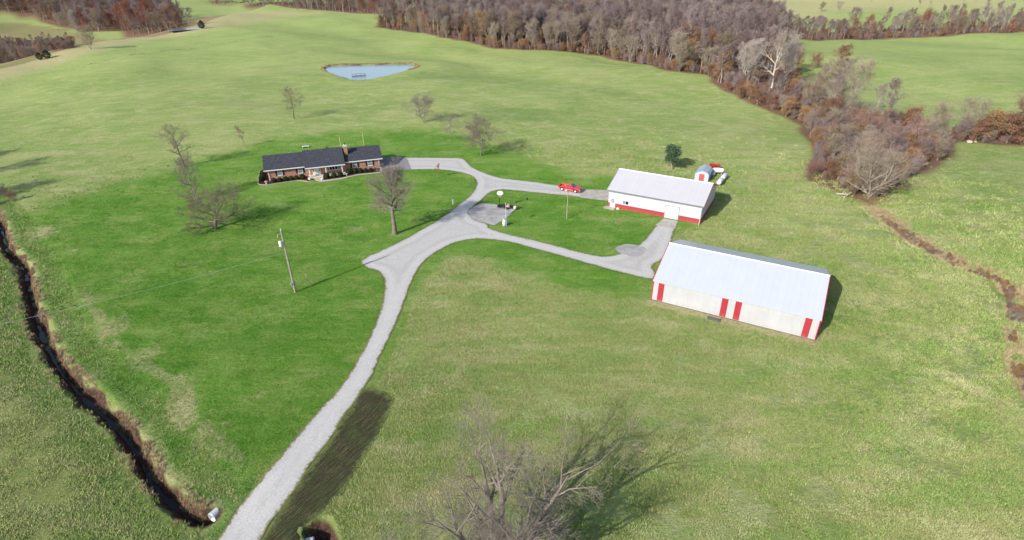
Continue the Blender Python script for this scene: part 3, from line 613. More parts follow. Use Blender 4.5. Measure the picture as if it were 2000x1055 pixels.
def brick_house():
    ox, oy = -56.71, 125.12; a = R(18.71)
    t = empty('brick_house', (ox, oy, 0), a, 'low brick ranch house with dark shingle roof, white porch columns and chimney', 'house')
    wy, by = .45, 8.3
    def gableroof(name, x0, x1, y0, y1, yr, z0, zr):
        g = MB()
        for ya, yb in ((y0, yr), (y1, yr)):
            zb = zr; za = z0
            g.add([(x, y, z + dz) for dz in (0, .1) for x, y, z in ((x0, ya, za), (x1, ya, za), (x1, yb, zb), (x0, yb, zb))],
                  [(0, 3, 2, 1), (4, 5, 6, 7), (0, 1, 5, 4), (1, 2, 6, 5), (2, 3, 7, 6), (3, 0, 4, 7)])
        return g.build(name, M['shingles'], t)
    # bricks are far below what the picture resolves: wall sections with courses in the material
    def wall(x0, x1, y0, y1, zt, zr):
        MB().prism([(y0, -.2), (y1, -.2), (y1, zt), ((y0 + y1) / 2, zr), (y0, zt)], 'x', x0, x1).build('wall', M['brick'], t)
    wall(.75, 9.1, wy, by, 2.6, 4.55); wall(18.0, 26.15, wy, by, 2.6, 4.5)
    MB().prism([(wy, -.2), (by, -.2), (by, 2.7), (3.45, 5.1), (wy, 3.55)], 'x', 9.102, 17.998).build('wall', M['brick'], t)
    gableroof('roof', 0, 9.0, -.05, 8.85, 4.4, 2.5, 4.72)
    gableroof('roof', 18.0, 27.0, .1, 8.85, 4.4, 2.5, 4.62)
    gableroof('roof', 9.0, 18.05, -1.45, 8.6, 3.45, 2.5, 5.28)
    # rear cross gable rising just above the ridge
    MB().prism([(12.9, 3.0), (16.3, 3.0), (14.6, 4.72)], 'y', 3.7, 6.4).build('rear_gable', M['brick'], t)
    g = MB()
    for xa in (12.2, 17.0):
        g.add([(x, y, z + dz) for dz in (0, .1) for x, y, z in ((xa, 3.75, 2.75), (xa, 6.6, 2.75), (14.6, 6.6, 4.82), (14.6, 3.75, 4.82))], [(0, 3, 2, 1), (4, 5, 6, 7), (0, 1, 5, 4), (1, 2, 6, 5), (2, 3, 7, 6), (3, 0, 4, 7)])
    g.build('roof', M['shingles'], t)
    # white eave boards and gutters
    for x0, x1, y in ((0, 8.98, -.05), (9.02, 18.03, -1.45), (18.06, 27.0, .1)):
        MB().box(x0, x1, y - .1, y + .02, 2.36, 2.56).build('gutter', M['white_trim'], t)
        MB().box(x0 + .02, x1 - .02, y + .03, wy + .02, 2.37, 2.42).build('soffit', M['white_trim'], t)
    for x in (.02, 26.9): 
        g = MB()
        for y0 in (-.05 if x < 1 else .1, 8.85):
            g.add([(x + dx, y, z + dz) for dz in (-.16, .02) for dx in (0, .08) for y, z in ((y0, 2.5), (4.4, 4.7))], [(0, 1, 3, 2), (4, 6, 7, 5), (0, 4, 5, 1), (2, 3, 7, 6), (0, 2, 6, 4), (1, 5, 7, 3)])
        g.build('gable_board', M['white_trim'], t)
    for x, y in ((.95, .3), (26.1, .35)):
        MB().tube((x, y, .35), (x, y, 2.4), .055).tube((x, y, .35), (x + (.0 if x < 5 else .55), y - .7, .1), .055).build('downspout', M['white_trim'], t)
    def window(x0, x1, z0, z1, nx=2, shutters=True, y=wy, glass='glass'):
        f = MB(); fr = .07
        f.box(x0, x1, y - .05, y, z0, z0 + fr).box(x0, x1, y - .05, y, z1 - fr, z1).box(x0, x0 + fr, y - .05, y, z0 + fr, z1 - fr).box(x1 - fr, x1, y - .05, y, z0 + fr, z1 - fr)
        f.box(x0 - .05, x1 + .05, y - .1, y, z0 - .07, z0)
        zm = (z0 + z1) / 2; f.box(x0 + fr, x1 - fr, y - .04, y, zm - .03, zm + .03)
        w = f.build('window', M['white_trim'], t)
        for za, zb in ((z0 + fr, zm - .03), (zm + .03, z1 - fr)): MB().box(x0 + fr, x1 - fr, y - .02, y - .004, za, zb).build('pane', M[glass], w)
        if shutters:
            for xs in (x0 - .46, x1 + .06): MB().box(xs, xs + .4, y - .05, y, z0, z1).build('shutter', M['dark'], t)
        return w
    window(2.85, 3.9, .95, 2.2); window(7.35, 8.4, .95, 2.2); window(19.75, 20.85, .95, 2.2); window(23.35, 24.45, .95, 2.2)
    # door with fanlight sidelights on the porch
    MB().box(10.55, 12.35, wy - .06, wy, .15, 2.4).build('door_frame', M['white_trim'], t)
    d = MB().box(10.98, 11.92, wy - .1, wy - .06, .2, 2.2).build('door', M['white_paint'], t)
    for xx in (11.08, 11.5):
        for z0, z1 in ((.35, .95), (1.1, 1.95)): MB().box(xx, xx + .32, wy - .115, wy - .1, z0, z1).build('door_panel', M['white_paint'], d)
    MB().tube((11.84, wy - .16, 1.1), (11.84, wy - .1, 1.1), .035).build('door_knob', M['steel'], d)
    for xx in (10.62, 12.03): MB().box(xx, xx + .25, wy - .075, wy - .06, .9, 2.15).build('sidelight', M['glass'], t)
    for xx in (10.32, 12.5): MB().box(xx, xx + .14, wy - .14, wy, 1.7, 2.0).build('porch_lamp', M['black_metal'], t)
    # picture window: five lights
    f = MB(); x0, x1, z0, z1 = 13.75, 16.95, .85, 2.2
    f.box(x0, x1, wy - .1, wy, z0, z0 + .08).box(x0, x1, wy - .1, wy, z1 - .08, z1)
    for i in range(6): xx = x0 + i * (x1 - x0 - .08) / 5; f.box(xx, xx + .08, wy - .1, wy, z0 + .08, z1 - .08)
    pw = f.build('picture_window', M['white_trim'], t)
    for i in range(5): xx = x0 + .08 + i * (x1 - x0 - .08) / 5; MB().box(xx, xx + .55, wy - .04, wy - .01, z0 + .08, z1 - .08).build('pane', M['glass' if i in (0, 4) else 'dark_glass'], pw)
    # columns, porch slab, step
    for x in (9.85, 13.55, 17.25):
        MB().box(x - .11, x + .11, -1.26, -1.04, .15, 2.4).box(x - .15, x + .15, -1.3, -1.0, .15, .3).box(x - .15, x + .15, -1.3, -1.0, 2.22, 2.38).build('porch_column', M['white_trim'], t)
    MB().box(9.3, 17.9, -1.5, wy - .02, -.1, .15).build('porch_slab', M['porch_concrete'], t)
    MB().box(10.6, 12.6, -1.95, -1.503, -.1, .07).build('porch_step', M['porch_concrete'], t)
    MB().box(11.0, 11.9, -.15, .3, .15, .17).build('door_mat', M['dark'], t)
    # chimney
    c = MB().box(18.38, 19.18, 2.25, 3.1, 2.9, 5.65).build('chimney', M['brick'], t)
    MB().box(18.3, 19.26, 2.17, 3.18, 5.65, 5.82).box(18.42, 19.14, 2.29, 3.06, 5.82, 6.05).build('chimney_cap', M['porch_concrete'], c)
    MB().lathe([(.16, 0), (.16, .3), (.1, .3)], 10, (18.78, 2.65, 6.05)).build('flue', M['dark'], c)
    MB().tube((6.0, 5.5, 4.0), (6.0, 5.5, 4.75), .06).build('vent_pipe', M['galv'], t)
    Lc = lambda pts: [local(x, y, a, ox, oy) for x, y in pts]
    mat = M['mulch']
    bed1 = Lc([(-1.5, 8.3), (-1.55, -1.2), (-.9, -2.2), (.3, -2.7), (3, -2.35), (7.1, -1.95), (8.3, -2.6), (9.3, -3.5), (10.3, -3.3), (10.6, -2.2), (9.3, -1.45), (9.2, .5), (.7, .5), (.7, 8.3)])
    bed2 = Lc([(12.3, -3.3), (13.0, -3.75), (15, -3.65), (16.8, -3.5), (18.4, -2.9), (20.3, -2.2), (24, -2.35), (26.3, -2.5), (26.6, -1.5), (26.2, .5), (17.95, .5), (17.95, -1.5), (12.6, -1.5)])
    tag(drape('mulch_bed', bed1, mat, .06, .9, .06), kind='structure'); tag(drape('mulch_bed', bed2, mat, .06, .9, .06), kind='structure')
    tag(drape('garden_walk', Lc([(10.4, -1.4), (10.7, -2.6), (10.9, -3.6), (11.9, -4.9), (13.6, -5.0), (15.2, -4.8), (17.0, -4.5), (18.8, -3.6), (20.6, -3.1), (24, -3.2), (27.0, -3.4), (28.4, -2.6), (28.2, -1.7), (27, -2.4), (24, -2.45), (20.6, -2.3), (18.4, -2.98), (16.8, -3.58), (15.0, -3.73), (13.2, -3.85), (12.3, -3.5), (12.6, -1.4)]), M['walk'], .075, .9), kind='structure')
    e = MB(); pts = [(-1.55, 8.3), (-1.6, -1.2), (-.95, -2.25), (.3, -2.78), (3, -2.42), (7.0, -2.02), (8.2, -2.68), (9.2, -3.6), (10.4, -3.42)]
    for (xa, ya), (xb, yb) in zip(pts[:-1], pts[1:]):
        L = math.hypot(xb - xa, yb - ya); nx, ny = -(yb - ya) / L * .07, (xb - xa) / L * .07
        e.add([(xa + nx, ya + ny, z) for z in (0, .14)] + [(xa - nx, ya - ny, z) for z in (0, .14)] + [(xb + nx, yb + ny, z) for z in (0, .14)] + [(xb - nx, yb - ny, z) for z in (0, .14)],
              [(1, 5, 7, 3), (0, 4, 5, 1), (2, 3, 7, 6), (0, 1, 3, 2), (4, 6, 7, 5)])
    eo = e.build('bed_edging', M['edging']); eo.location = (ox, oy, .02); eo.rotation_euler = (0, 0, a); tag(eo, kind='structure')
    return lambda x, y: local(x, y, a, ox, oy), a
HL, HA = brick_house()

# ------------------------------------------------------------ shrubs
def leafball(rx, rz, n, size, seed, squash=1.0, lumpy=.12):
    """foliage shell of small leaf faces around a dense core: returns V, F (triangles)"""
    g = np.random.default_rng(seed); d = g.normal(size=(n, 3)); d /= np.linalg.norm(d, axis=1)[:, None]
    lump = 1 + lumpy * np.sin(d[:, 0] * 5 + seed) * np.cos(d[:, 1] * 4 + d[:, 2] * 3)
    c = d * (g.uniform(.8, 1.03, n) * lump)[:, None] * [rx, rx, rz] + [0, 0, rz * .88]
    return quads(c, size, g)
def quads(c, size, g):
    n = len(c); a = g.normal(size=(n, 3)); a /= np.linalg.norm(a, axis=1)[:, None]; b = np.cross(a, g.normal(size=(n, 3))); b /= np.linalg.norm(b, axis=1)[:, None]
    s = (size * g.uniform(.6, 1.3, n))[:, None]
    V = np.stack([c - a * s, c + b * s * .6, c + a * s, c - b * s * .6], 1).reshape(-1, 3); F = np.arange(4 * n).reshape(-1, 4)
    return V, F
V, F_ = leafball(.52, .52, 1400, .06, 3)
shrub_leaf = npmesh('shrub_foliage', V, F_); shrub_leaf.materials.append(M['boxwood'])
cb = MB(); cb.lathe([(0.01, .02), (.3, .06), (.44, .3), (.45, .55), (.32, .8), (.01, .9)], 12)
core = bpy.data.meshes.new('shrub_core'); core.from_pydata(cb.v, [], cb.f); core.materials.append(M['boxwood'])
sp = [(1.92, -1.35), (3.15, -1.36), (4.44, -1.33), (5.62, -1.26), (6.78, -1.2), (8.13, -1.09), (13.5, -2.75), (15.15, -2.6), (16.6, -2.6), (18.8, -1.2), (20.06, -1.15), (21.31, -1.2), (22.53, -1.25), (23.8, -1.3), (24.9, -1.2), (-.7, .5), (-.72, 2.0), (-.75, 3.5), (-.75, 5.2)]
num = ['first', 'second', 'third', 'fourth', 'fifth', 'sixth']
def shlabel(i):
    if i < 6: return f'{num[i]} round clipped shrub from the left along the front of the left wing'
    if i < 9: return f'{["left", "middle", "right"][i-6]} one of three round shrubs in front of the picture window'
    if i < 15: return f'{num[i-9]} clipped shrub from the left along the right brick wing'
    return f'{num[i-15]} dark shrub from the front along the left end wall of the house'
for i, (x, y) in enumerate(sp):
    wx, wy2 = HL(x, y); s = [1.15, 1.1, 1.2, 1.1, 1.1, 1.25, 1.4, 1.2, 1.25, 1.4, 1.25, 1.2, 1.05, .95, .8, 1.3, 1.25, 1.3, 1.15][i]
    t = empty('round_shrub', (wx, wy2, .03), random.random() * 6, shlabel(i), 'shrub', 'clipped shrubs around the brick house'); t.scale = (s, s, s * (.92 + .1 * random.random()))
    link('foliage', shrub_leaf, None, t); link('inner_foliage', core, None, t)
def urn(x, y, label, s=1.0):
    o = MB().lathe([(.16, 0), (.17, .05), (.07, .12), (.07, .2), (.2, .32), (.26, .5), (.28, .55), (.22, .55), (.18, .5)], 12)
    t = empty('garden_urn', (*HL(x, y), .06), 0, label, 'urn', 'white garden urns by the house'); t.scale = (s, s, s)
    o.build('bowl', M['white_paint'], t, True); MB().lathe([(.01, .5), (.2, .52), (.01, .53)], 10).build('potting_soil', M['mulch'], t)
urn(.25, -1.97, 'white urn at the front left corner of the mulch bed', 1.15)
urn(18.0, -2.5, 'white urn between the porch and the right wing shrubs')
urn(26.3, -2.0, 'white urn at the foot of the right corner downspout', 1.1)
b = MB().box(-.55, .55, -.18, .18, .38, .46).box(-.45, -.33, -.15, .15, 0, .38).box(.33, .45, -.15, .15, 0, .38).build('garden_bench', M['white_paint']); b.location = (*HL(12.4, -3.4), .05); b.rotation_euler = (0, 0, HA + 1.2)
tag(b, 'small white bench at the left end of the three porch shrubs', 'bench')
b = MB().box(-.25, .25, -.2, .2, 0, .4).box(-.2, .2, -.15, .15, .4, .46).build('planter_box', M['white_paint']); b.location = (*HL(9.6, -2.2), .05)
tag(b, 'white planter box beside the left porch column', 'planter')
wx, wy2 = P(597, 288.5)
b = MB().box(-.9, .9, -.35, .35, .4, .46).box(-.8, -.7, -.3, .3, 0, .4).box(.7, .8, -.3, .3, 0, .4).build('garden_table', M['white_paint']); b.location = (wx, wy2, hz(wx, wy2)); b.rotation_euler = (0, 0, .3)
tag(b, 'low white bench on the grass behind the house', 'bench')
for px, top, lab in ((664.5, 274, 'pale yellow hooked post behind the chimney'), (709, 266, 'pale yellow hooked post behind the right wing')):
    x, y = P(px + 2, 292 if px < 700 else 284); 
    t = empty('hooked_post', (x, y, hz(x, y)), HA, lab, 'post', 'yellow hooked posts behind the house'); h = 3.4
    MB().tube((0, 0, 0), (0, 0, h), .07).build('post', M['yellow_pipe'], t); MB().tube((0, 0, h), (-.3, -.1, h + .35), .06).tube((-.3, -.1, h + .35), (-.6, -.15, h + .3), .05).build('hook_arm', M['yellow_pipe'], t)

# ------------------------------------------------------------ trees
def vadd(a, b, k=1.0): return (a[0] + b[0] * k, a[1] + b[1] * k, a[2] + b[2] * k)
def vnorm(a):
    l = math.sqrt(a[0] ** 2 + a[1] ** 2 + a[2] ** 2) or 1; return (a[0] / l, a[1] / l, a[2] / l)
def tilt(d, ang, az):
    """direction d bent by ang towards azimuth az around it"""
    ax = (0, 0, 1) if abs(d[2]) < .9 else (1, 0, 0)
    u = vnorm((d[1] * ax[2] - d[2] * ax[1], d[2] * ax[0] - d[0] * ax[2], d[0] * ax[1] - d[1] * ax[0]))
    w = (d[1] * u[2] - d[2] * u[1], d[2] * u[0] - d[0] * u[2], d[0] * u[1] - d[1] * u[0])
    c, s = math.cos(ang), math.sin(ang); ca, sa = math.cos(az), math.sin(az)
    return vnorm(tuple(d[i] * c + (u[i] * ca + w[i] * sa) * s for i in range(3)))
class Tree:
    """bare tree skeleton: thick segments and fine twigs, in metres"""
    def __init__(s, seed, H, tr, clear=.25, limbs=9, limb_ang=(35, 65), limb_len=.5, sub=(8, 7, 6), leader=True, stems=1, stem_ang=22, trop=.12, twig_r=.017, curl=.16, lean=0, shape=lambda t: 1.0):
        s.r = random.Random(seed); s.thick = []; s.thin = []; s.tips = []; s.H = H; s.sub = sub; s.trop = trop; s.tw = twig_r; s.curl = curl; s.shape = shape
        for k in range(stems):
            d = (lean, 0, 1) if stems == 1 else tilt((0, 0, 1), R(stem_ang * s.r.uniform(.6, 1.2)), 2 * math.pi * (k + s.r.random() * .5) / stems)
            h = H if leader else H * .62
            s.stem((s.r.uniform(-.2, .2) * (stems > 1), s.r.uniform(-.2, .2) * (stems > 1), -.3), vnorm(d), h * (1 if stems == 1 else s.r.uniform(.82, 1)), tr * (1 if stems == 1 else .65), clear, limbs, limb_ang, limb_len)
    def stem(s, p, d, L, r, clear, limbs, la, ll):
        n = 10; pts = [(p, r * 1.25)]; dd = d
        for i in range(n):
            dd = vnorm((dd[0] + s.r.gauss(0, s.curl * .45), dd[1] + s.r.gauss(0, s.curl * .45), dd[2] + .12)); q = vadd(pts[-1][0], dd, L / n)
            pts.append((q, r * (1 - .92 * ((i + 1) / n) ** 1.1)))
        for (a, ra), (b, rb) in zip(pts[:-1], pts[1:]): s.thick.append((a, b, ra, rb))
        az = s.r.random() * 6
        for k in range(limbs):
            t = clear + (1 - clear) * ((k + .3) / limbs) ** .9; f = t * n; i = min(int(f), n - 1); f -= i
            a, b = pts[i], pts[i + 1]; q = tuple(a[0][j] + (b[0][j] - a[0][j]) * f for j in range(3)); rr_ = a[1] + (b[1] - a[1]) * f
            az += 2.4 + s.r.uniform(-.4, .4); ang = R(la[1] + (la[0] - la[1]) * (t - clear) / (1 - clear) + s.r.uniform(-9, 9))
            Lk = s.H * ll * s.shape((t - clear) / (1 - clear)) * s.r.uniform(.75, 1.15)
            s.grow(q, tilt(dd if i > n * .7 else (0, 0, 1), ang, az), Lk, max(rr_ * .74, .035), 1)
    def grow(s, p, d, L, r, lvl):
        n = {1: 6, 2: 4, 3: 3}[lvl]; pts = [(p, r)]
        for i in range(n):
            d = vnorm((d[0] + s.r.gauss(0, s.curl), d[1] + s.r.gauss(0, s.curl), d[2] + s.r.gauss(0, s.curl) * .6 + s.trop))
            pts.append((vadd(pts[-1][0], d, L / n), r * (1 - .85 * (i + 1) / n)))
        dst = s.thick if (lvl == 1 or r > .06) else s.thin
        for (a, ra), (b, rb) in zip(pts[:-1], pts[1:]): dst.append((a, b, ra, rb))
        m = s.sub[lvl - 1]; az = s.r.random() * 6
        for k in range(m):
            t = .22 + .78 * (k + s.r.random() * .7) / m; f = min(t, .999) * n; i = int(f); f -= i; a, b = pts[i], pts[i + 1]
            q = tuple(a[0][j] + (b[0][j] - a[0][j]) * f for j in range(3)); rr_ = a[1] + (b[1] - a[1]) * f
            az += 2.4 + s.r.uniform(-.5, .5); e = tilt(d, R(s.r.uniform(28, 58)), az)
            if lvl < 3: s.grow(q, e, L * s.r.uniform(.36, .58) * (1.15 - .5 * t), max(rr_ * .6, s.tw), lvl + 1)
            else:
                l = L * s.r.uniform(.5, .95); q2 = vadd(q, e, l * .55); e2 = vnorm((e[0] + s.r.gauss(0, .3), e[1] + s.r.gauss(0, .3), e[2] + .25)); q3 = vadd(q2, e2, l * .6)
                s.thin.append((q, q2, s.tw, s.tw * .7)); s.thin.append((q2, q3, s.tw * .7, s.tw * .15)); s.tips.append(q2); s.tips.append(q3)
def segmesh(name, segs, n, mat, smooth=False):
    A = np.array([x[0] for x in segs]); B = np.array([x[1] for x in segs]); ra = np.array([x[2] for x in segs]); rb = np.array([x[3] for x in segs])
    d = B - A; d /= np.maximum(np.linalg.norm(d, axis=1), 1e-6)[:, None]
    ref = np.where(np.abs(d[:, 2:3]) < .9, [[0, 0, 1.]], [[1., 0, 0]]); u = np.cross(d, ref); u /= np.linalg.norm(u, axis=1)[:, None]; w = np.cross(d, u)
    t = np.arange(n) * 2 * math.pi / n; c = (u[:, None] * np.cos(t)[None, :, None] + w[:, None] * np.sin(t)[None, :, None])
    V = np.concatenate([A[:, None] + c * ra[:, None, None], B[:, None] + c * rb[:, None, None]], 1).reshape(-1, 3)
    i = np.arange(n); j = (i + 1) % n; f = np.stack([i, j, j + n, i + n], 1)[None] + (np.arange(len(segs)) * 2 * n)[:, None, None]
    me_ = npmesh(name, V, f.reshape(-1, 4), smooth); me_.materials.append(mat); return me_
def leaves(name, tips, n, size, mat, seed, spread=.35):
    g = np.random.default_rng(seed); T = np.array(tips); k = g.integers(0, len(T), n); c = T[k] + g.normal(size=(n, 3)) * spread
    V, F = quads(c, size, g); m = npmesh(name, V, F); m.materials.append(mat); return m
def variant(bark, twig, leaf=None, nleaf=0, lsize=.14, lspread=.35, **kw):
    t = Tree(**kw); parts = [('trunk', segmesh('trunk', t.thick, 7, M[bark], True)), ('crown', segmesh('crown', t.thin, 3, M[twig]))]
    if leaf: parts.append(('foliage', leaves('foliage', t.tips, nleaf, lsize, M[leaf], kw['seed'], lspread)))
    top = max(q[2] for q in t.tips)
    return dict(parts=parts, H=top)
def plant(v, x, y, h, name, label, cat='tree', group=None, rz=None, wid=1.0, z=None, sink=0):
    s = h / v['H']; o = empty(name, (x, y, (hz(x, y) if z is None else z) - sink), random.random() * 6.28 if rz is None else rz, label, cat, group)
    o.scale = (s * wid, s * wid, s)
    for nm, me_ in v['parts']: link(nm, me_, None, o)
    return o
rounded = lambda t: math.sin(math.pi * (.18 + .72 * t)) ** .6
vase = lambda t: .5 + .5 * t
cone = lambda t: 1.05 - .85 * t

# --- yard trees, each its own skeleton
V1 = variant('bark_yard', 'twig_yard', seed=11, H=11.5, tr=.52, clear=.40, limbs=20, limb_ang=(18, 72), limb_len=.46, sub=(9, 7, 6), twig_r=.0135, trop=.02, shape=rounded)
x, y = P(771, 457); plant(V1, x, y, height_to((x, y), 300), 'shade_tree', 'big bare tree with a thick straight trunk between the house and the driveway', rz=1.0, group='bare yard trees')
V2 = variant('bark_yard', 'twig_yard', seed=5, H=8, tr=.36, clear=.17, limbs=11, limb_ang=(28, 76), limb_len=.72, sub=(9, 8, 6), leader=False, stems=1, twig_r=.0135, trop=.03)
x, y = P(419, 447); plant(V2, x, y, height_to((x, y), 357) + .3, 'shade_tree', 'low wide-crowned bare tree on the left lawn with a short forked trunk', rz=2.2, wid=1.4, group='bare yard trees')
V3 = variant('bark_yard', 'twig_yard', seed=9, H=11, tr=.30, clear=.3, limbs=11, limb_ang=(24, 62), limb_len=.40, sub=(7, 6, 5), stems=2, stem_ang=13, trop=.03, twig_r=.0135, shape=rounded)
x, y = P(384, 391); plant(V3, x, y, height_to((x, y), 296), 'shade_tree', 'narrow forked bare tree standing just behind the low wide-crowned one', rz=.4, wid=.9, group='bare yard trees')
V4 = variant('bark_yard', 'twig_yard', seed=21, H=12, tr=.32, clear=.36, limbs=13, limb_ang=(24, 70), limb_len=.38, sub=(7, 6, 5), lean=-.12, trop=.03, twig_r=.0135, shape=rounded)
x, y = P(362, 326); plant(V4, x, y, height_to((x, y), 240), 'shade_tree', 'tall leaning bare tree at the lawn edge left of the house', rz=0, wid=1.3, group='bare yard trees')
V5 = variant('twig_tan', 'twig_red', 'leaf_orange', 60, .09, .2, seed=31, H=5, tr=.09, clear=.38, limbs=8, limb_ang=(20, 50), limb_len=.3, sub=(6, 5, 4), twig_r=.012, shape=rounded)
x, y = P(480, 287); plant(V5, x, y, height_to((x, y), 242), 'young_tree', 'thin young bare tree with reddish twigs just left of the house', wid=1.1, group='bare pasture trees')
V6 = variant('bark_yard', 'twig_yard', seed=41, H=8, tr=.15, clear=.32, limbs=11, limb_ang=(24, 66), limb_len=.50, sub=(7, 6, 5), twig_r=.0135, trop=.03, shape=rounded)
V7 = variant('bark_yard', 'twig_yard', seed=43, H=8, tr=.17, clear=.22, limbs=11, limb_ang=(24, 66), limb_len=.52, sub=(7, 6, 5), stems=2, stem_ang=14, twig_r=.0135, trop=.03, shape=rounded)
for px, py, top, v, w_, lab in ((575, 232, 169, V6, 1.25, 'slender bare tree in the pasture above the left end of the house'), (827, 240, 180, V7, 1.4, 'round bare tree below the pond, farthest right of the two nearest it'), (880, 277, 220, V6, 1.15, 'small dark bare tree between two larger ones behind the driveway loop'), (941, 304, 221, V7, 1.35, 'bare leaning tree nearest the top of the driveway loop')):
    x, y = P(px, py); plant(v, x, y, height_to((x, y), top), 'pasture_tree', lab, wid=w_, group='bare pasture trees')
x, y = P(853, 348); plant(V5, x, y, height_to((x, y), 318), 'sapling', 'small sapling with a few orange leaves inside the driveway loop')
ev = Tree(seed=51, H=4.6, tr=.13, clear=.2, limbs=13, limb_ang=(25, 70), limb_len=.36, sub=(5, 4, 3), shape=rounded)
EV = dict(parts=[('trunk', segmesh('trunk', ev.thick, 7, M['bark'], True)), ('crown', segmesh('crown', ev.thin, 3, M['bark'])), ('foliage', leaves('foliage', ev.tips, 4200, .12, M['leaf_ever'], 5, .2))], H=max(q[2] for q in ev.tips))
x, y = P(1313, 331); plant(EV, x, y, height_to((x, y), 287), 'evergreen_tree', 'small leafy dark green tree standing alone behind the workshop', wid=1.5)
# foreground trees at the bottom edge
V8 = variant('bark_yard', 'twig_yard', seed=62, H=13, tr=.52, clear=.14, limbs=9, limb_ang=(20, 55), limb_len=.36, sub=(8, 6, 5), stems=6, stem_ang=32, twig_r=.0065, trop=.04, curl=.15)
t = plant(V8, -.6, 29.6, 15.8, 'creek_tree', 'large many-stemmed bare tree rising from the bottom edge of the frame', rz=.7, wid=1.25)
V9 = variant('bark_yard', 'twig_yard', seed=63, H=7, tr=.12, clear=.2, limbs=8, limb_ang=(22, 50), limb_len=.42, sub=(5, 5, 4), twig_r=.006)
t = plant(V9, -9.3, 30.3, 6.0, 'creek_tree', 'small bare tree at the bottom edge left of the many-stemmed one', wid=1.1)

# --- wood variants
WV = []
for i in range(6):
    WV.append(variant('bark', 'twig', seed=100 + i, H=20, tr=.30, clear=.38 + .05 * (i % 3), limbs=11, limb_ang=(18, 52 + 4 * i), limb_len=.30, sub=(8, 6, 5), twig_r=.028, curl=.18, shape=rounded))
for i in range(2):
    WV.append(variant('bark', 'twig_tan', seed=120 + i, H=17, tr=.3, clear=.15, limbs=12, limb_ang=(18, 60), limb_len=.42, sub=(7, 6, 5), stems=2, stem_ang=14, twig_r=.027, shape=rounded))
RV = [variant('bark', 'twig_red', ['leaf_rust', 'leaf_red', 'leaf_brown'][i], 3600, .17, .5, seed=140 + i, H=15, tr=.26, clear=.15, limbs=12, limb_ang=(22, 70), limb_len=.34, sub=(5, 5, 4), twig_r=.03, shape=rounded) for i in range(3)]
RB = [variant('bark', 'twig_red', ['leaf_rust', 'leaf_brown'][i], 3400, .15, .4, seed=150 + i, H=7, tr=.14, clear=.04, limbs=11, limb_ang=(20, 78), limb_len=.62, sub=(5, 5, 4), twig_r=.025, shape=rounded) for i in range(2)]
BB = [variant('bark', ['twig', 'twig_red'][i % 2], seed=160 + i, H=5, tr=.08, clear=.03, limbs=9, limb_ang=(15, 62), limb_len=.6, sub=(6, 5, 4), stems=3, stem_ang=26, twig_r=.016, trop=.1) for i in range(4)]
SY = [variant('syc', 'twig_syc', seed=170 + i, H=25, tr=.5, clear=.25, limbs=12, limb_ang=(16, 55), limb_len=.38, sub=(7, 6, 5), stems=[5, 1, 2][i], stem_ang=13, twig_r=.03, shape=rounded) for i in range(3)]
BIG = variant('bark_pale', 'twig_tan', seed=181, H=14, tr=.55, clear=.08, limbs=9, limb_ang=(18, 60), limb_len=.52, sub=(7, 6, 5), stems=6, stem_ang=42, twig_r=.018, trop=.06)
def cedar(seed, h=5):
    g = np.random.default_rng(seed); n = 2600; z = h * g.random(n) ** .8; rad = np.sin(np.pi * np.clip(z / h, 0, 1) ** .75 * .93 + .15) * h * .36 * np.sqrt(g.uniform(.35, 1, n)) * (1 + .18 * np.sin(z * 5)); a = g.random(n) * 6.28
    V, F = quads(np.stack([rad * np.cos(a), rad * np.sin(a), z + .15], 1), .16, g); m = npmesh('foliage', V, F); m.materials.append(M['needle'])
    tk = MB().tube((0, 0, -.2), (0, 0, h * .9), .12, .02); tm = bpy.data.meshes.new('trunk'); tm.from_pydata(tk.v, [], tk.f); tm.materials.append(M['bark'])
    return dict(parts=[('trunk', tm), ('foliage', m)], H=h)
CE = [cedar(1), cedar(2)]

# --- individually placed hedgerow and edge trees
def put(v, px, py, top, name, label, group=None, wid=1., rz=None):
    x, y = P(px, py); return plant(v, x, y, height_to((x, y), top), name, label, 'tree' if 'bush' not in name else 'bush', group, rz, wid)
put(SY[0], 1458, 160, 72, 'sycamore_tree', 'pale white-barked tree with many stems, left of the two in the wood edge', 'white-barked trees in the wood edge', 1.1)
put(SY[1], 1507, 172, 50, 'sycamore_tree', 'tall white-barked tree with a single pale trunk, centre of the wood edge', 'white-barked trees in the wood edge')
put(SY[2], 1530, 165, 58, 'sycamore_tree', 'white-barked tree with two forked stems right of the tall pale trunk', 'white-barked trees in the wood edge')
put(BIG, 1697, 382, 262, 'spreading_tree', 'big bare many-limbed tree fanning out at the near end of the right hedgerow', wid=1.15, rz=1.3)
put(SY[2], 1625, 232, 150, 'pale_tree', 'pale crooked bare tree in the middle of the right hedgerow', wid=1.2)
put(BIG, 1585, 215, 140, 'spreading_tree', 'bare crooked tree with pale limbs behind the rusty bushes', wid=1.0)
put(WV[6], 1822, 285, 195, 'bare_tree', 'bare tree with upright stems at the right end of the hedgerow')
put(RB[1], 1620, 300, 245, 'rusty_bush', 'tall golden-brown leaved tree beside the white barrel', wid=.75)
put(RB[1], 1725, 262, 215, 'rusty_bush', 'yellow-brown leaved bush on top of the right hedgerow')
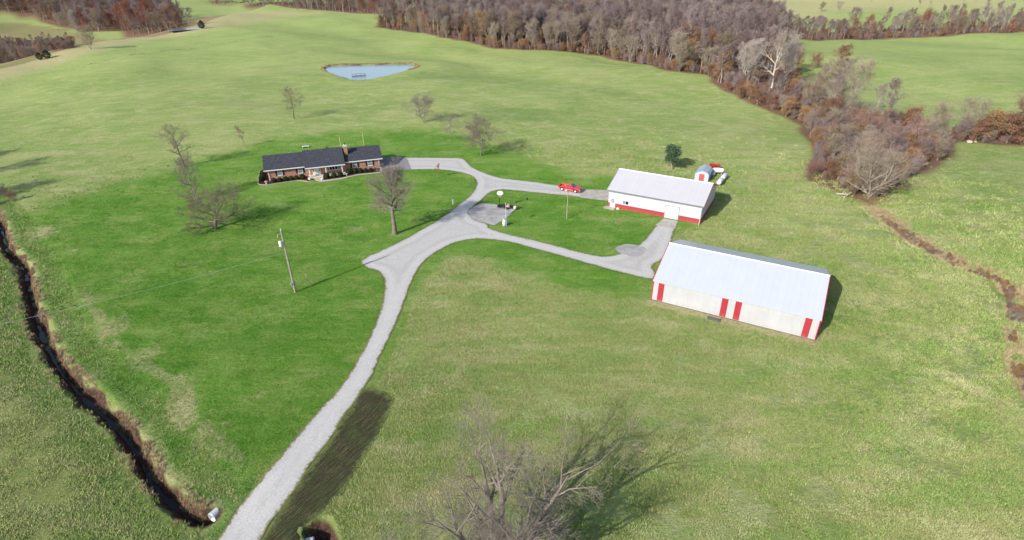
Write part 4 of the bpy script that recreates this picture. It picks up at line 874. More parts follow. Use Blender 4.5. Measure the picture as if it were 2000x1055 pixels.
for k, (px, py, top, w_, i) in enumerate(((1420, 178, 160, 1.2, 0), (1448, 192, 168, 1.2, 0), (1478, 205, 172, 1.1, 0), (1508, 214, 182, 1.1, 0), (1535, 226, 198, 1.0, 1), (1322, 138, 120, 1.3, 0))):
    put(RB[i], px, py, top, 'rusty_bush', ['low rust-leaved bush at the wood edge, first from the left of a row of five', 'second rust-leaved bush in the row below the white-barked trees', 'third rust-leaved bush in the row, directly below the tall white trunk', 'fourth rust-leaved bush in the row, widest of them', 'last rust-leaved bush of the row, nearest the white barrel', 'lone round rust-leaved bush at the foot of the long wood edge'][k], 'rust-leaved bushes along the wood edge', w_)
put(RB[0], 1640, 130, 84, 'rusty_bush', 'large rounded rusty brown tree standing out into the right pasture', wid=1.2)
put(BB[1], 1592, 134, 100, 'bare_bush', 'greenish bare bush left of the large rounded rusty tree', wid=1.2)
for k, (px, py, top, i) in enumerate(((1925, 276, 215, 1), (1965, 279, 222, 0), (2000, 278, 190, 0))):
    put(RB[i], px, py, top, 'rusty_bush', ['left rust-brown tree of the group at the right edge of the frame', 'middle rust-brown tree of the group at the right edge of the frame', 'tallest rust-red tree cut by the right edge of the frame'][k], 'rust-brown trees at the right frame edge', 1.25)
put(WV[7], 1880, 272, 185, 'bare_tree', 'thin bare tree left of the rust-brown trees at the right edge')
put(WV[6], 1985, 265, 150, 'bare_tree', 'bare grey tree rising behind the rust-brown trees at the right edge', wid=1.2)
# top left corner
for k, (px, py, top, i, w_) in enumerate(((262, 66, 3, 1, 1.1), (292, 66, -2, 1, 1.2), (330, 64, 12, 0, 1.1), (352, 60, 22, 2, 1.0), (240, 60, 10, 1, 1.0))):
    put(RV[i], px, py, top, 'rusty_tree', ['bright red-orange tree in the clump at the left pond', 'tallest red-orange tree of the clump at the left pond', 'dull red tree in the middle right of the clump at the left pond', 'tan-brown tree at the right end of the clump at the left pond', 'red tree at the left end of the clump at the left pond'][k], 'red-leaved clump by the far left pond', w_)
put(WV[7], 310, 66, 22, 'bare_tree', 'grey bare tree in front of the red-orange clump', wid=1.0)
put(WV[6], 192, 62, 14, 'bare_tree', 'pale grey round bare tree left of the red-orange clump', wid=1.3)
put(SY[0], 150, 62, 18, 'bare_tree', 'bare tree with white forked limbs in the left valley', wid=1.0)
put(WV[7], 178, 96, 46, 'bare_tree', 'bare brownish tree at the near edge of the left valley', wid=1.1)
put(CE[0], 93, 114, 98, 'cedar_tree', 'larger of two dark green cedars at the left field edge', 'dark cedars at the left field edge', 1.4)
put(CE[1], 79, 117, 103, 'cedar_tree', 'smaller left one of two dark green cedars at the left field edge', 'dark cedars at the left field edge', 1.3)
put(CE[0], 395, 56, 40, 'cedar_tree', 'dark green cedar at the right end of the far left pond', None, 1.2)
for k, (px, py, top) in enumerate(((8, 122, 78), (30, 118, 84), (52, 112, 88), (-18, 128, 76))):
    put(WV[6] if k % 2 else BB[1], px, py, top, 'bare_tree', ['pinkish bare tree nearest the left frame edge above the fields', 'pinkish bare tree second from the left frame edge', 'low bare tree just left of the two dark cedars', 'bare tree cut by the left frame edge above the fields'][k], 'bare trees at the left field edge', 1.2)
for k, (px, py, top, v) in enumerate(((424, 10, -3, RV[0]), (583, 23, -4, WV[6]), (440, 11, 0, WV[7]), (728, 28, -6, RV[1]), (640, 14, -6, WV[0]), (545, 14, -8, WV[2]), (760, 53, 22, WV[7]), (745, 54, 30, BB[0]))):
    put(v, px, py, top, 'field_tree', ['round reddish tree alone in the far left field', 'dark purple-brown tree at the far edge of the middle field', 'small bare tree right of the round reddish one in the far field', 'rust-red round tree in front of the far grey wood', 'bare tree in the far tree line left of the rust-red round one', 'bare tree in the far tree line at the left of the middle field', 'bare dark-trunked tree at the left end of the short hedge', 'low bare tree at the very left end of the short hedge'][k], 'trees standing in the far fields')
for k, (px, py, top, v) in enumerate(((855, 66, 36, RB[1]), (885, 73, 34, RB[0]), (912, 80, 44, RB[0]), (830, 62, 46, BB[1]), (805, 60, 40, BB[1]), (785, 57, 44, BB[0]))):
    put(v, px, py, top, 'hedge_bush', ['leftmost rusty bush where the hedge meets the wood', 'tall rust-red bush where the hedge meets the wood', 'rust-brown bush at the left front corner of the wood', 'bare bush at the right end of the short hedge', 'dark reddish bare bush in the middle of the short hedge', 'grey bare bush in the left half of the short hedge'][k], 'bushes of the short hedge')
for k, (px, py, top, v) in enumerate(((1603, 23, 2, WV[6]), (1638, 21, 1, WV[7]), (1796, 14, 0, WV[1]), (1815, 13, 1, WV[3]), (1520, 8, -6, WV[0]), (1560, 6, -8, WV[2]), (1880, 8, -6, WV[4]), (1905, 7, -8, WV[5]), (1930, 7, -8, RV[0]), (1975, 8, -6, WV[2]), (1700, 4, -8, WV[1]), (1740, 4, -8, WV[3]))):
    put(v, px, py, top, 'field_tree', ['left of two small bare trees alone in the pale right-hand far field', 'right of two small bare trees alone in the pale right-hand far field'][k] if k < 2 else 'bare tree in the faint tree lines at the top right corner', 'trees standing in the far right fields', 1.3)
# left frame edge: trees outside the picture that throw the long shadows
for k, (px, py, h) in enumerate(((-95, 395, 13), (-60, 345, 11), (-150, 330, 14))):
    x, y = P(px, py); plant(WV[6 + k % 2], x, y, h, 'creek_side_tree', ['bare creek-side tree just outside the left edge', 'smaller bare creek-side tree beyond the left edge', 'bare creek-side tree farthest beyond the left edge'][k], 'tree', 'bare trees on the creek bank at the left edge', wid=1.3)
for k, (px, py, h) in enumerate(((5, 385, 3.2), (28, 392, 2.4), (-12, 410, 3.4))):
    x, y = P(px, py); plant(BB[k], x, y, h, 'creek_bush', ['dark bare bush on the creek bank at the left frame edge', 'lower bare bush right of the dark one at the left frame edge', 'bare bush cut by the left frame edge above the creek'][k], 'bush', 'bare bushes on the creek bank at the left edge', wid=1.3)

# --- woods: the nearest ones are individuals, the rest one mass each
def points_in(poly, spacing, seed, jitter=.42):
    g = np.random.default_rng(seed); a = np.array(poly); x0, y0 = a.min(0); x1, y1 = a.max(0)
    gx, gy = np.meshgrid(np.arange(x0, x1, spacing), np.arange(y0, y1, spacing * .9)); gx = gx + (np.arange(gx.shape[0]) % 2)[:, None] * spacing / 2
    gx = gx.ravel() + g.uniform(-jitter, jitter, gx.size) * spacing; gy = gy.ravel() + g.uniform(-jitter, jitter, gy.size) * spacing
    m = inpoly(gx, gy, poly); return gx[m], gy[m]
def scatter(name, protos, xs, ys, scl, rot, idx, label, cat, zoff=0.):
    """one object of kind stuff: tree or tuft meshes instanced on points"""
    col = bpy.data.collections.new(name + '_sources')
    for i, p in enumerate(protos):
        if isinstance(p, dict):        # join the parts into one mesh
            vs = []; fs = []; mi = []; mats = []; n0 = 0
            for _, pm in p['parts']:
                v = np.empty(len(pm.vertices) * 3, np.float32); pm.vertices.foreach_get('co', v); f = np.empty(len(pm.loops), np.int32); pm.loops.foreach_get('vertex_index', f)
                vs.append(v.reshape(-1, 3)); 
                if len(f) % 4 or any(len(q.vertices) != 4 for q in list(pm.polygons)[:3]): continue
                fs.append(f.reshape(-1, 4) + n0); mi += [len(mats)] * (len(f) // 4); mats.append(pm.materials[0]); n0 += len(v) // 3
            pm = npmesh(f'source_{i}', np.concatenate(vs), np.concatenate(fs)); [pm.materials.append(q) for q in mats]; pm.polygons.foreach_set('material_index', np.array(mi, np.int32))
        else: pm = p
        col.objects.link(bpy.data.objects.new(f'{i:02d}_source', pm))
    n = len(xs); me_ = bpy.data.meshes.new(name); me_.vertices.add(n)
    me_.vertices.foreach_set('co', np.stack([xs, ys, hgt(xs, ys) + zoff], 1).astype(np.float32).ravel())
    for nm, ty, dat in (('scl', 'FLOAT', scl), ('rot', 'FLOAT', rot), ('pick', 'INT', idx)):
        me_.attributes.new(nm, ty, 'POINT').data.foreach_set('value', dat.astype(np.float32 if ty == 'FLOAT' else np.int32))
    o = link(name, me_); tag(o, label, cat, kind='stuff')
    g = bpy.data.node_groups.new(name, 'GeometryNodeTree'); g.interface.new_socket('Geometry', in_out='INPUT', socket_type='NodeSocketGeometry'); g.interface.new_socket('Geometry', in_out='OUTPUT', socket_type='NodeSocketGeometry')
    N, K = g.nodes, g.links; gi, go = N.new('NodeGroupInput'), N.new('NodeGroupOutput')
    ci = N.new('GeometryNodeCollectionInfo'); ci.inputs[0].default_value = col; ci.inputs['Separate Children'].default_value = True; ci.inputs['Reset Children'].default_value = True
    mp = N.new('GeometryNodeMeshToPoints'); K.new(gi.outputs[0], mp.inputs[0])
    ip = N.new('GeometryNodeInstanceOnPoints'); K.new(mp.outputs[0], ip.inputs['Points']); K.new(ci.outputs[0], ip.inputs['Instance']); ip.inputs['Pick Instance'].default_value = True
    def att(nm, ty): q = N.new('GeometryNodeInputNamedAttribute'); q.data_type = ty; q.inputs[0].default_value = nm; return q.outputs[0]
    K.new(att('pick', 'INT'), ip.inputs['Instance Index']); K.new(att('scl', 'FLOAT'), ip.inputs['Scale'])
    cx_ = N.new('ShaderNodeCombineXYZ'); K.new(att('rot', 'FLOAT'), cx_.inputs[2]); K.new(cx_.outputs[0], ip.inputs['Rotation'])
    K.new(ip.outputs[0], go.inputs[0]); md = o.modifiers.new('instances', 'NODES'); md.node_group = g
    return o
SYZ = Ps([(1400, 165), (1440, 150), (1540, 150), (1580, 190), (1600, 240), (1560, 245), (1450, 195)])
ALLV = WV + RV; far_pts = [[], [], [], []]
budget = 175
wx_, wy_ = points_in(WOOD, 5.6, 3); dist = np.hypot(wx_, wy_); edged = -sdf(wx_, wy_, WOOD)
order = np.argsort(dist + edged * .6); g = np.random.default_rng(4)
for n_, k in enumerate(order):
    x, y = wx_[k], wy_[k]
    # the narrow hedgerow holds smaller growth; the deep wood taller trees
    near = dist[k] < 205; rust = g.random() < (.16 if near else .09) + .10 * (vn(x, y, 45, 40) > .25)
    h = (g.uniform(5.5, 9.5) if near else g.uniform(11, 20)) * (1 if edged[k] > 4 else .75)
    if dist[k] < 150 and edged[k] < 3: h *= .6
    if inpoly(np.array([x]), np.array([y]), SYZ)[0]: h = g.uniform(4, 6.5)
    if n_ < budget:
        v = (RV[int(g.integers(2)) * 2] if not near else RB[int(g.integers(2))]) if rust else (WV[int(g.integers(8))] if not near else (BB + WV[6:])[int(g.integers(6))])
        if near: lab = 'rust-leaved tree in the right hedgerow' if rust else 'bare grey-brown tree in the right hedgerow'
        else: lab = 'rust-leaved tree at the front of the long wood' if rust else 'bare grey tree at the front of the long wood'
        plant(v, x, y, h, 'rusty_tree' if rust else 'bare_tree', lab, 'tree', ('rust-leaved' if rust else 'bare') + (' trees in the right hedgerow' if near else ' trees along the front of the long wood'), wid=g.uniform(1.05, 1.35))
    else: far_pts[0].append((x, y, h / 19, g.random() * 6.28, 8 + 2 * int(g.integers(2)) if rust else int(g.integers(8))))
for poly, sp_, sd_, hh, bi in ((WOOD2, 5, 5, (4.5, 8), 12), (WOOD3, 8, 6, (6, 13), 46), (WOOD5, 8, 7, (9, 15), 30), (WOOD4, 7, 8, (8, 15), 26), (WOOD6, 5, 9, (3, 6), 12)):
    px_, py_ = points_in(poly, sp_, sd_); o_ = np.argsort(np.hypot(px_, py_))
    nm = {5: 'the hedge at the right frame edge', 6: 'the tree line across the right pastures', 7: 'the far wood across the top', 8: 'the left valley wood', 9: 'the scrub at the left field edge'}[sd_]
    for n_, k in enumerate(o_):
        rust = g.random() < {5: .3, 6: .16, 8: .34}.get(sd_, .12); h = g.uniform(*hh); x, y = px_[k], py_[k]
        if n_ < bi:
            v = ((RV if hh[1] > 9 else RB)[int(g.integers(2))]) if rust else ((WV if hh[1] > 9 else BB)[int(g.integers(4))])
            plant(v, x, y, h, 'rusty_tree' if rust else 'bare_tree', ('rust-leaved' if rust else 'bare grey') + ' tree in ' + nm, 'tree', ('rust-leaved' if rust else 'bare') + ' trees in ' + nm, wid=g.uniform(1.1, 1.4))
        else: far_pts[1 + (sd_ in (8, 9))].append((x, y, h / 17, g.random() * 6.28, 8 + int(g.integers(3)) if rust else int(g.integers(8))))
for nm, q, lab in (('long_wood', far_pts[0], 'deep leafless wood filling the top right of the view'), ('far_woods', far_pts[1], 'far leafless tree lines along the top of the view'), ('valley_wood', far_pts[2], 'leafless wood in the valley at the top left')):
    a_ = np.array(q); print(nm, len(a_)); scatter(nm, ALLV, a_[:, 0], a_[:, 1], a_[:, 2], a_[:, 3], a_[:, 4], lab, 'wood')
# brushwood under and along the woods
bx_, by_, bs_ = [], [], []
for poly, sp_ in ((WOOD, 3.0), (WOOD2, 2.6), (WOOD6, 3.2), (WOOD3, 4.5)):
    px_, py_ = points_in(poly, sp_, 77); e_ = -sdf(px_, py_, poly); m = (e_ < 9); px_, py_ = px_[m], py_[m]
    bx_.append(px_); by_.append(py_); bs_.append(rng.uniform(.28, .62, len(px_)))
bx_, by_, bs_ = map(np.concatenate, (bx_, by_, bs_)); print('brush', len(bx_))
scatter('brushwood', BB + RB, bx_, by_, bs_, rng.random(len(bx_)) * 6.28, rng.choice([0, 1, 2, 3, 0, 2, 0, 1, 3, 4, 5, 5], len(bx_)), 'tangled reddish brushwood under and along the wood edges', 'brushwood')

# --- grass
def tuftmesh(name, n, h, spread, w, mat, seed, lean=.5):
    g = np.random.default_rng(seed); b = g.normal(size=(n, 3)) * [spread, spread, 0]; a = g.random(n) * 6.28; L = h * g.uniform(.5, 1.15, n)
    d = np.stack([np.cos(a), np.sin(a), a * 0], 1); out = b + d * (lean * L * g.uniform(.2, 1, n))[:, None] + np.stack([a * 0, a * 0, L], 1)
    s = np.stack([-np.sin(a), np.cos(a), a * 0], 1) * w; mid = b * .5 + out * .5 + [0, 0, 1] * (L * .12)[:, None]
    V = np.stack([b - s, b + s, mid + s * .7, mid - s * .7, out + s * .12, out - s * .12], 1).reshape(-1, 3) - [0, 0, .03]
    k = np.arange(n)[:, None] * 6; F = np.concatenate([k + [0, 1, 2, 3], k + [3, 2, 4, 5]], 0); m = npmesh(name, V, F); m.materials.append(mat); return m
def along(pl, n, off0, off1, g):
    seg = np.array(pl); L = np.hypot(*(seg[1:] - seg[:-1]).T); c = np.concatenate([[0], np.cumsum(L)]); t = g.random(n) * c[-1]; i = np.clip(np.searchsorted(c, t) - 1, 0, len(L) - 1)
    f = (t - c[i]) / L[i]; p = seg[i] + (seg[i + 1] - seg[i]) * f[:, None]; d = (seg[i + 1] - seg[i]) / L[i][:, None]; o = g.uniform(off0, off1, n)
    return p[:, 0] - d[:, 1] * o, p[:, 1] + d[:, 0] * o
ST = [tuftmesh(f'straw_{i}', 26, .62, .22, .022, M['straw'], 200 + i, .75) for i in range(3)]
GT = [tuftmesh(f'green_{i}', 22, .34, .2, .02, M['tuft_lawn' if i == 2 else 'tuft'], 210 + i, .9) for i in range(3)]
def tufts(name, xs, ys, protos, s0, s1, label, keep=None):
    scatter(name, protos, xs, ys, rng.uniform(s0, s1, len(xs)), rng.random(len(xs)) * 6.28, rng.integers(0, len(protos), len(xs)), label, 'grass')
near_creek = [p for p in CREEK if math.hypot(*p) < 200]
xa, ya = along(near_creek, 3000, .25, 1.6, rng); m = vn(xa, ya, 2.4, 61) + .5 * vn(xa, ya, .9, 62) > -.05; xa, ya = xa[m], ya[m]; xb, yb = along(near_creek, 900, -1.9, -.5, rng); m = vn(xb, yb, 2, 63) > 0; xb, yb = xb[m], yb[m]; tufts('dead_grass', np.r_[xa, xb], np.r_[ya, yb], ST, .25, .62, 'tan dead grass matted along the banks of the left creek')
xa, ya = along(near_creek, 2600, -4.0, -1.0, rng); xb, yb = along(near_creek, 2400, 2.0, 5.0, rng); tufts('bank_grass', np.r_[xa, xb], np.r_[ya, yb], GT, .35, .8, 'coarse green grass on both sides of the left creek')
xa, ya = along(RDITCH, 6000, -2.3, 2.2, rng); m = vn(xa, ya, 3, 64) + .6 * vn(xa, ya, 1, 65) > -.1; tufts('swale_grass', xa[m], ya[m], ST + GT[:2], .35, 1.0, 'dead tan grass filling the shallow swale on the right')
xa, ya = along(POND + POND[:1], 1500, -.6, 1.6, rng); m = (sdf(xa, ya, POND) > .4) & (ya > G0(720, 137)[1] - 1); tufts('pond_bank_grass', xa[m], ya[m], ST, .7, 1.3, 'dead grass along the pond bank')
FL = G0s([(0, 156), (90, 142), (200, 126), (300, 111), (400, 97), (500, 86), (600, 73), (700, 65), (770, 62)])
xa, ya = along(FL, 420, -.9, .9, rng); m = vn(xa, ya, 6, 60) > -.1; tufts('field_edge_weeds', xa[m], ya[m], BB + [], .05, .1, 'thin broken line of dark weeds across the far pasture') if 0 else scatter('field_edge_weeds', BB, xa[m], ya[m], rng.uniform(.03, .07, m.sum()), rng.random(m.sum()) * 6.28, rng.integers(0, 4, m.sum()), 'thin broken line of dark weeds across the far pasture', 'weeds')
xa, ya = along(RDITCH, 900, -1.8, .3, rng); m = vn(xa, ya, 3.5, 66) > -.15; scatter('swale_brush', BB + RB, xa[m], ya[m], rng.uniform(.04, .12, m.sum()), rng.random(m.sum()) * 6.28, rng.choice([0, 1, 2, 3, 5], m.sum()), 'low brown brush in the shallow swale on the right', 'brushwood')
# sward clumps over the near and middle ground
gx, gy = [], []
g = np.random.default_rng(90); n = 300000
r_ = 30 * (190 / 30) ** g.random(n); a_ = R(90) + R(57) * g.uniform(-1, 1, n); gx, gy = r_ * np.cos(a_), r_ * np.sin(a_)
ok = (sdf(gx, gy, DRIVE) > .35) & (sdf(gx, gy, COURT) > .3) & (sdf(gx, gy, SEED) > .1) & (pdist(gx, gy, CREEK)[0] > 2.4) & (pdist(gx, gy, CULV2)[0] > 1.8)
for (ox, oy, a, L, Wd) in ((20.8, 72.36, -.498, 22.15, 15.48), (19.8, 108.66, -.508, 18.58, 12.43), (-56.71, 125.12, R(18.71), 34, 9)):
    u = (gx - ox) * math.cos(a) + (gy - oy) * math.sin(a); v = -(gx - ox) * math.sin(a) + (gy - oy) * math.cos(a)
    ok &= ~((u > -2.3) & (u < L + .6) & (v > (-6 if L == 34 else -1.6)) & (v < Wd + .6))
for pl in (Ps([(1133, 369), (1192, 371), (1190, 396), (1133, 388)]), Ps([(1294, 425), (1326, 431), (1320, 450), (1279, 441)]), [(cx + 3 * math.cos(t), cy + 2.9 * math.sin(t)) for t in np.linspace(0, 2 * math.pi, 12)[:-1]]): ok &= ~inpoly(gx, gy, pl)
il = sdf(gx, gy, LAWN) < 0; clump = vn(gx, gy, 2.2, 71) + .6 * vn(gx, gy, 8, 72) + .3 * g.normal(size=n); ok &= (clump > -.45) & (g.random(n) < sstep(185, 85, r_))
gx, gy, il = gx[ok], gy[ok], il[ok]; print('sward', len(gx))
LT = [tuftmesh(f'lawn_{i}', 14, .12, .16, .02, M['tuft_lawn'], 230 + i, 1.2) for i in range(2)]; PT = [tuftmesh(f'pasture_{i}', 16, .22, .2, .022, M['tuft'], 240 + i, 1.2) for i in range(2)] + [tuftmesh('pasture_straw', 8, .2, .2, .018, M['straw'], 250, 1.4)]
scatter('sward', LT + PT, gx, gy, g.uniform(.7, 1.35, len(gx)) * np.clip(np.hypot(gx, gy) / 90, .8, 1.6), g.random(len(gx)) * 6.28, np.where(il, g.integers(0, 2, len(gx)), g.choice([2, 3, 2, 3, 2, 3, 4], len(gx))), 'clumps of grass over the lawn and pasture', 'grass')

# ------------------------------------------------------------ things about the place
def wheel(parent, x, y, r, w, rim='steel', z=None):
    z = r if z is None else z
    wh = MB().tube((x, y - w / 2, z), (x, y + w / 2, z), r, n=20).build('wheel', M['rubber'], parent, bevel=.02)
    s = -1 if y < 0 else 1
    MB().tube((x, y + s * w * .3, z), (x, y + s * (w / 2 + .015), z), r * .62, r * .58, n=16).build('rim', M[rim], wh)
    MB().tube((x, y + s * (w / 2 + .01), z), (x, y + s * (w / 2 + .04), z), r * .18, n=10).build('hub_cap', M['galv'], wh)
    return wh
def pickup():
    a = R(-29.2); t = empty('pickup_truck', (12.87, 117.72, .06), a, 'bright red extended-cab pickup truck with open bed parked at the end of the gravel', 'truck')
    cpm = M['car_paint']; xr, xf, hr = -1.62, 1.55, .36
    def arch(xc, r=.44, up=True): return [(xc + r * math.cos(q), .40 + r * math.sin(q)) for q in [math.pi * k / 8 for k in range(9)]]
    side = [(-2.5, .45), (-2.5, .98), (2.46, .92), (2.55, .78), (2.52, .42)] + [(x, max(z, .33)) for x, z in arch(xf)] + [(xf - .5, .30), (xr + .5, .30)] + [(x, max(z, .33)) for x, z in arch(xr)]
    # cab and hood body
    front = [(-.72, .30), (-.72, 1.02), (1.02, 1.0), (1.15, .99), (2.38, .90), (2.52, .80), (2.5, .42)] + [(x, max(z, .33)) for x, z in arch(xf)] + [(xf - .5, .30)]
    b = MB().prism(front, 'y', -.84, .84).build('body', cpm, t, bevel=.035)
    rear = [(-.75, .30), (-.75, 1.0), (-2.48, 1.0), (-2.5, .95), (-2.5, .46)] + [(x, max(z, .33)) for x, z in arch(xr)[::-1]] + [(xr + .5, .30)]
    for y0, y1 in ((-.86, -.76), (.76, .86)): MB().prism(rear, 'y', y0, y1).build('bed_side', cpm, t, bevel=.02)
    MB().box(-2.45, -.75, -.76, .76, .62, .68).build('bed_floor', cpm, t)
    MB().box(-2.5, -2.43, -.755, .755, .5, .99).build('tailgate', cpm, t, bevel=.015)
    MB().box(-.76, -.74, -.76, .76, .62, 1.0).build('bed_front', cpm, t)
    for y0, y1 in ((-.62, -.48), (.48, .62)): MB().prism([(x, z - .02) for x, z in arch(xr, .4)] , 'y', y0, y1).build('wheel_arch', cpm, t)
    MB().box(-2.3, 2.3, -.55, .55, .32, .5).build('chassis', M['dark'], t)
    cab = [(-.70, 1.0), (-.58, 1.5), (-.45, 1.58), (.30, 1.58), (.45, 1.53), (1.08, 1.0)]
    v = []; n = len(cab)
    for s in (-1, 1):
        for x, z in cab: v.append((x, s * (.80 - .26 * (z - 1.0)), z))
    MB().add(v, [tuple(range(n - 1, -1, -1)), tuple(range(n, 2 * n))] + [(i, (i + 1) % n, n + (i + 1) % n, n + i) for i in range(n)]).build('cab', cpm, t, bevel=.03)
    def quad(name, pts, off, mat):
        p = [Vector(q) for q in pts]; nn = (p[1] - p[0]).cross(p[3] - p[0]).normalized() * off
        MB().add([q + nn for q in p] + [q - nn * .2 for q in p], [(0, 1, 2, 3), (7, 6, 5, 4), (0, 4, 5, 1), (1, 5, 6, 2), (2, 6, 7, 3), (3, 7, 4, 0)]).build(name, M[mat], t)
    quad('windshield', [(1.03, -.70, 1.045), (1.03, .70, 1.045), (.49, .60, 1.50), (.49, -.60, 1.50)], .012, 'windscreen')
    quad('rear_window', [(-.685, .62, 1.07), (-.685, -.62, 1.07), (-.60, -.58, 1.42), (-.60, .58, 1.42)], .014, 'dark_glass')
    for s in (-1, 1):
        yy = lambda z: s * (.80 - .26 * (z - 1.0))
        A = [(.14, yy(1.05), 1.05), (.92, yy(1.05), 1.05), (.42, yy(1.47), 1.47), (.14, yy(1.47), 1.47)]; B = [(-.56, yy(1.05), 1.05), (.06, yy(1.05), 1.05), (.06, yy(1.47), 1.47), (-.47, yy(1.47), 1.47)]
        for q in (A, B): quad('side_window', q if s < 0 else q[::-1], .012, 'dark_glass')
        MB().box(.96, 1.06, s * .98 - .08, s * .98 + .08, 1.02, 1.16).build('mirror', cpm, t, bevel=.02)
        MB().box(-2.4, -2.0, s * .87 - .012, s * .87 + .012, .46, .56).box(-1.1, 1.05, s * .87 - .02, s * .87 + .012, .46, .56).build('side_moulding', M['steel'], t)
        MB().box(2.44, 2.55, s * .66 - .16, s * .66 + .16, .66, .82).build('headlight', M['headlamp'], t)
        MB().box(-2.52, -2.49, s * .79 - .06, s * .79 + .06, .62, .92).build('tail_light', M['red_trim'], t)
        for xw in (xf, xr): wheel(t, xw, s * .72, hr, .24, 'rim_white')
        MB().box(.18, .32, s * .845 - .012, s * .845 + .012, .88, .92).build('door_handle', M['dark'], t)
    MB().box(2.5, 2.62, -.84, .84, .42, .58).build('front_bumper', M['steel'], t, bevel=.02)
    MB().box(2.5, 2.545, -.48, .48, .62, .84).build('grille', M['dark'], t)
    MB().box(-2.66, -2.5, -.82, .82, .42, .56).build('rear_bumper', M['steel'], t, bevel=.02)
M['rim_white'] = simple('rim_white', (.6, .62, .62), .4); M['headlamp'] = simple('headlamp', (.65, .66, .66), .2)
M['windscreen'] = glassmat('windscreen', (.05, .10, .12), .08)
pickup()

# small barn-roofed shed
def garden_shed():
    a = math.atan2(122.44 - 123.72, 44.31 - 41.86); ox, oy = 41.86, 123.72; Wd, D = 2.9, 4.6
    t = empty('garden_shed', (ox, oy, hz(ox, oy)), a, 'small grey barn-roofed shed with a red door behind the workshop', 'shed')
    prof = [(0, -.2), (0, 1.8), (.36, 2.12), (Wd / 2, 2.48), (Wd - .36, 2.12), (Wd, 1.8), (Wd, -.2)]
    MB().prism(prof, 'y', 0, D).build('wall', M['shed_wall'], t)
    rp = [(-.16, 1.72), (.32, 2.17), (Wd / 2, 2.56), (Wd - .32, 2.17), (Wd + .16, 1.72)]
    for (xa, za), (xb, zb) in zip(rp[:-1], rp[1:]):
        MB().add([(x, y, z + d) for d in (0, .06) for x, y, z in ((xa, -.12, za), (xb, -.12, zb), (xb, D + .12, zb), (xa, D + .12, za))], [(0, 3, 2, 1), (4, 5, 6, 7), (0, 1, 5, 4), (1, 2, 6, 5), (2, 3, 7, 6), (3, 0, 4, 7)]).build('roof', M['grey_paint'], t)
    d = MB().box(.92, 1.98, -.05, 0, .1, 1.75).build('door', M['red_door'], t)
    for x in (.84, 1.98): MB().box(x, x + .08, -.06, 0, .08, 1.83).build('door_trim', M['grey_paint'], t)
    MB().box(.92, 1.98, -.06, 0, 1.75, 1.83).build('door_trim', M['grey_paint'], t)
    MB().tube((1.85, -.1, .95), (1.85, -.05, .95), .04).build('door_knob', M['steel'], d)
    for x in (-.03, Wd - .05): MB().box(x, x + .08, -.03, .05, 0, 1.68).build('corner_trim', M['white_trim'], t)
garden_shed()
def tank(x, y, a, L, r, label, mat='tank_white', z=.3, legs=True):
    t = empty('fuel_tank', (x, y, hz(x, y)), a, label, 'tank', 'fuel tanks behind the workshop')
    prof = [(0.02, 0), (r * .55, .05 * r), (r * .85, .25 * r), (r, .6 * r), (r, L - .6 * r), (r * .85, L - .25 * r), (r * .55, L - .05 * r), (.02, L)]
    b = MB().lathe(prof, 20); b.v = [(v[2] - L / 2, v[0], v[1] + z + r) for v in b.v]; b.build('tank_body', M[mat], t, True)
    if legs:
        for xx in (-L * .3, L * .3): MB().box(xx - .1, xx + .1, -r * .8, r * .8, -.05, z + .15 * r).build('cradle', M['galv'], t)
    MB().lathe([(.13, 0), (.15, .12), (.1, .2)], 12, (0, 0, z + 2 * r - .03)).build('filler_dome', M['galv'], t, True)
tank(46.75, 121.0, R(59), 3.1, .52, 'long white fuel tank nearest the workshop corner, first of two end to end')
tank(48.6, 124.05, R(59), 3.3, .52, 'white fuel tank end to end with the nearer one, with a grey dome')
tank(48.4, 127.7, R(-8), 2.6, .55, 'cream coloured tank lying crosswise behind the grey shed', 'tank_cream', z=.5)
tank(46.9, 126.3, R(58), 1.5, .42, 'short grey tank tucked against the side of the grey shed', 'grey_paint', z=.25)
def wagon():
    x, y = 48.9, 131.6; t = empty('farm_wagon', (x, y, hz(x, y)), R(-22), 'red sloping-sided farm wagon parked behind the grey shed', 'wagon'); t.scale = (.72, .72, .72)
    b = MB(); b.add([(-1.7, -.9, 1.5), (1.7, -.9, 1.5), (1.7, .9, 1.5), (-1.7, .9, 1.5), (-1.1, -.5, .75), (1.1, -.5, .75), (1.1, .5, .75), (-1.1, .5, .75)], [(0, 1, 5, 4), (1, 2, 6, 5), (2, 3, 7, 6), (3, 0, 4, 7), (4, 5, 6, 7)])
    b.build('hopper', M['farm_red'], t); MB().add([(-1.7, -.9, 1.5), (1.7, -.9, 1.5), (1.7, .9, 1.56), (-1.7, .9, 1.56)], [(0, 1, 2, 3)]).build('cover', M['farm_red'], t)
    MB().box(-1.6, 1.6, -.35, .35, .6, .72).build('frame', M['black_metal'], t); MB().tube((1.6, 0, .6), (2.7, 0, .35), .05).build('drawbar', M['black_metal'], t)
    for xx in (-1.1, 1.1):
        for s in (-1, 1): wheel(t, xx, s * .8, .38, .2, 'farm_red')
wagon()

